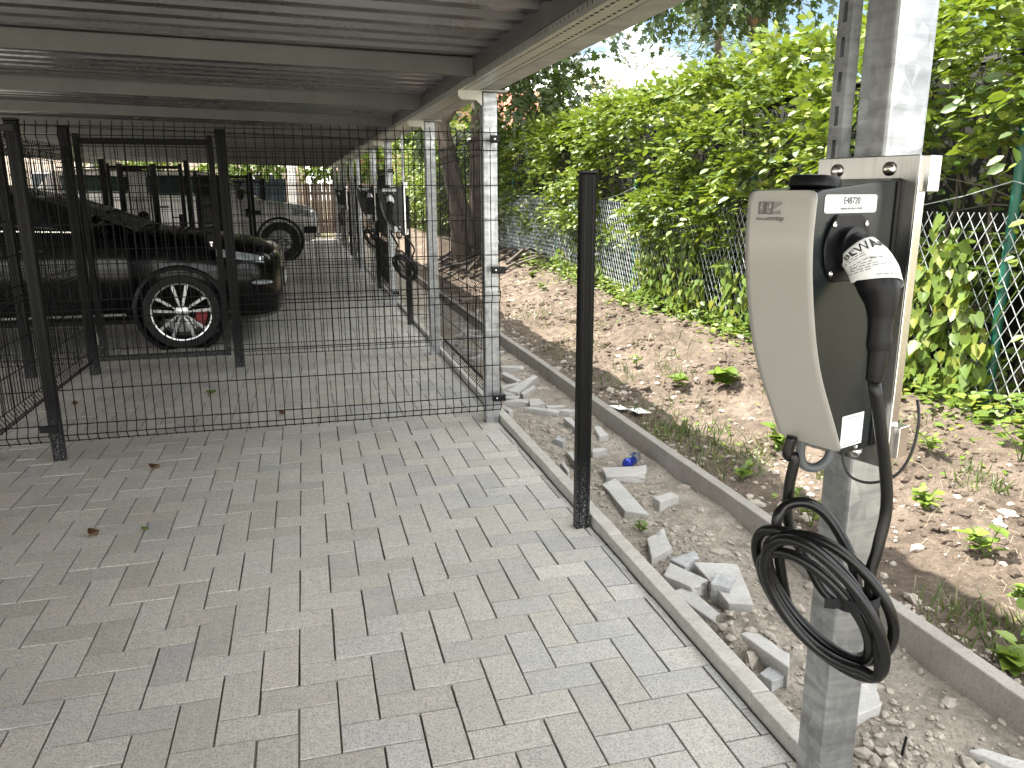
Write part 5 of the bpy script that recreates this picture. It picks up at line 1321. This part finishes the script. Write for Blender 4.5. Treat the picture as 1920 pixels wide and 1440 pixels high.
# roots / brushwood in the shade beside the trunks
b = MB()
for k in range(46):
    x = random.uniform(2.1, 3.3); y = random.uniform(11.5, 15); z = hb(x, y); a = random.uniform(-.5, .9)
    b.tube([(x, y, z + .05), (x + math.cos(a) * .35, y + math.sin(a) * .35, z + random.uniform(.05, .28)), (x + math.cos(a) * .75, y + math.sin(a) * .8, z + random.uniform(0, .2))], [.03, .026, .012], 5)
tag(b.build('brushwood', M['twig']), 'heap of cut branches and roots lying in shade below the maple trunks', 'brushwood', kind='stuff')

# ------------------------------------------------------------------ buildings far behind
def wallbox(b, x0, y0, z0, x1, y1, z1): b.box(x0, y0, z0, x1, y1, z1)
h = thing('red_roof_house', (9.9, 40, 0), 'house with red tiled roof seen between the maple and the hedge', 'house')
b = MB(); b.box(7.9, 36, 0, 11.8, 44, 3.9); b.build('wall', M['render'], h, world=True)
b = MB(); b.add([(7.75, 35.4, 3.8), (12.1, 35.4, 3.8), (12.1, 40, 6.5), (7.75, 40, 6.5), (12.1, 44.6, 3.8), (7.75, 44.6, 3.8)], [(0, 1, 2, 3), (3, 2, 4, 5), (0, 3, 5), (1, 4, 2)]); rf = b.build('roof', M['tiles'], h, world=True, solid=.15)
b = MB(); b.box(8.4, 39.2, 5.6, 9.0, 39.8, 7.3); b.build('chimney', M['brick'], rf, world=True)
for xx in (8.3, 10.2):
    b = MB(); b.box(xx, 35.93, 1.2, xx + 1.2, 35.99, 2.6); wn = b.build('window', M['render'], h, world=True); b = MB(); b.box(xx + .1, 35.90, 1.3, xx + 1.1, 35.925, 2.5); b.build('pane', M['pane'], wn, world=True)
h = thing('brick_house', (4.5, 37, 0), 'orange brick house with white window frames behind the far hedge', 'house')
b = MB(); b.box(1.5, 34, 0, 7.6, 42, 5.2); b.build('wall', M['brick'], h, world=True)
b = MB(); b.add([(1.2, 33.6, 5.1), (7.9, 33.6, 5.1), (7.9, 38, 8.2), (1.2, 38, 8.2), (7.9, 42.4, 5.1), (1.2, 42.4, 5.1)], [(0, 1, 2, 3), (3, 2, 4, 5), (0, 3, 5), (1, 4, 2)]); b.build('roof', M['tiles'], h, world=True, solid=.15)
for xx in (2.6, 5.0):
    for zz in (.9, 3.1):
        b = MB(); b.box(xx, 33.92, zz, xx + 1.1, 33.99, zz + 1.5); wn = b.build('window', M['render'], h, world=True); b = MB(); b.box(xx + .12, 33.89, zz + .12, xx + .98, 33.915, zz + 1.38); b.build('pane', M['pane'], wn, world=True)
h = thing('rendered_house', (-5, 41, 0), 'pale rendered house with dark glazed doors beyond the far end of the carport', 'house')
b = MB(); b.box(-16, 38, 0, .2, 45, 5.6); b.build('wall', M['beige'], h, world=True)
b = MB(); b.add([(-16.4, 37.5, 5.5), (.6, 37.5, 5.5), (.6, 41.5, 8.5), (-16.4, 41.5, 8.5), (.6, 45.5, 5.5), (-16.4, 45.5, 5.5)], [(0, 1, 2, 3), (3, 2, 4, 5), (0, 3, 5), (1, 4, 2)]); b.build('roof', M['tiles'], h, world=True, solid=.15)
for xx, wd_ in ((-3.4, 2.6), (-7.4, 1.8), (-11, 2.2), (-14, 1.4)):
    b = MB(); b.box(xx, 37.93, .1, xx + wd_, 37.99, 2.5); wn = b.build('window', M['render'], h, world=True); b = MB()
    for q in range(2): b.box(xx + .08 + q * wd_ / 2, 37.90, .2, xx + wd_ / 2 - .06 + q * wd_ / 2, 37.925, 2.4)
    b.build('pane', M['pane'], wn, world=True)
h = thing('white_house', (-19, 16, 0), 'white house in full sun beyond the open left side of the carport', 'house')
b = MB(); b.box(-24, 4, 0, -17, 30, 5.5); b.build('wall', M['render'], h, world=True)
b = MB(); b.add([(-16.5, 3.6, 5.4), (-16.5, 30.4, 5.4), (-20.5, 30.4, 8.4), (-20.5, 3.6, 8.4), (-24.5, 30.4, 5.4), (-24.5, 3.6, 5.4)], [(0, 1, 2, 3), (3, 2, 4, 5)]); b.build('roof', M['tiles'], h, world=True, solid=.15)
for yy in (7, 12, 17, 22, 26):
    b = MB(); b.box(-16.99, yy, .9, -16.93, yy + 1.4, 2.4); wn = b.build('window', M['beige'], h, world=True); b = MB(); b.box(-16.925, yy + .1, 1.0, -16.90, yy + 1.3, 2.3); b.build('pane', M['pane'], wn, world=True)
# fences and gatepost at the far end
f = thing('board_fence', (1.5, 33, 0), 'brown vertical board fence at the far end past the carport', 'fence')
b = MB()
for k in range(26): b.box(.02 + k * .15, 32.98 + .01 * (k % 2), .02, .16 + k * .15, 33.0 + .01 * (k % 2), 1.92 + .02 * nz(k, 1))
b.build('boards', M['wood'], f, world=True)
b = MB(); b.box(.0, 33.012, .4, 3.9, 33.05, .5); b.box(.0, 33.012, 1.5, 3.9, 33.05, 1.6); b.build('rail', M['wood'], f, world=True)
p = thing('white_pillar', (-.35, 32.9, 0), 'white square pillar left of the far board fence', 'pillar')
b = MB(); b.box(-.52, 32.75, 0, -.2, 33.07, 2.5); b.build('shaft', M['render'], p, world=True, bevel=.01); b = MB(); b.box(-.57, 32.70, 2.5, -.15, 33.12, 2.6); b.build('cap', M['render'], p, world=True, bevel=.01)
f = thing('glazed_screen', (-2.2, 33, 0), 'dark glazed garden screen left of the white pillar', 'screen')
b = MB(); b.box(-3.3, 32.95, 0, -.62, 33.0, 2.1); b.build('pane', M['pane'], f, world=True)
b = MB()
for xx in (-3.34, -2.45, -1.55, -.66): b.box(xx, 32.92, 0, xx + .06, 32.945, 2.14)
b.build('frame', M['plug'], f, world=True)
tree('garden_shrub', 'yellow green shrub spilling over the dark garden screen', [([(-2.6, 33.8, 0), (-2.6, 33.8, 1.5), (-2.5, 33.7, 2.6)], .05, .02)], [(-2.6, 33.4, 2.75, 1.1, .7, .45, 210), (-1.2, 33.4, 2.7, .7, .6, .4, 120)], 'vine', 'heart', .16, 'shrub', origin=(-2.6, 33.8, 0))
tree('garden_shrub', 'yellow green shrub above the far brown board fence', [([(.9, 34, 0), (.9, 34, 1.5), (1, 33.9, 2.7)], .05, .02)], [(.9, 33.6, 2.65, .9, .6, .45, 170), (2.6, 33.6, 2.8, .9, .6, .5, 150)], 'vine', 'heart', .16, 'shrub', origin=(.9, 34, 0))
tree('garden_tree', 'small bright tree in the garden behind the pickup roof', [([(-6.5, 36, 0), (-6.5, 36, 2), (-6.4, 36, 4)], .12, .04)], [(-6.4, 35.6, 3.4, 2.2, 1.2, 1.0, 320)], 'vine', 'heart', .18, origin=(-6.5, 36, 0))
# concrete on the left, plus unseen pale paving behind camera added as light bounce
b = MB(); b.box(-17, -20, -.13, -8.52, 36, -.03); b.box(-8.515, -20, -.132, 9, -1.72, -.032); tag(b.build('lane_and_bounce', M['lane_and_bounce']), kind='structure')
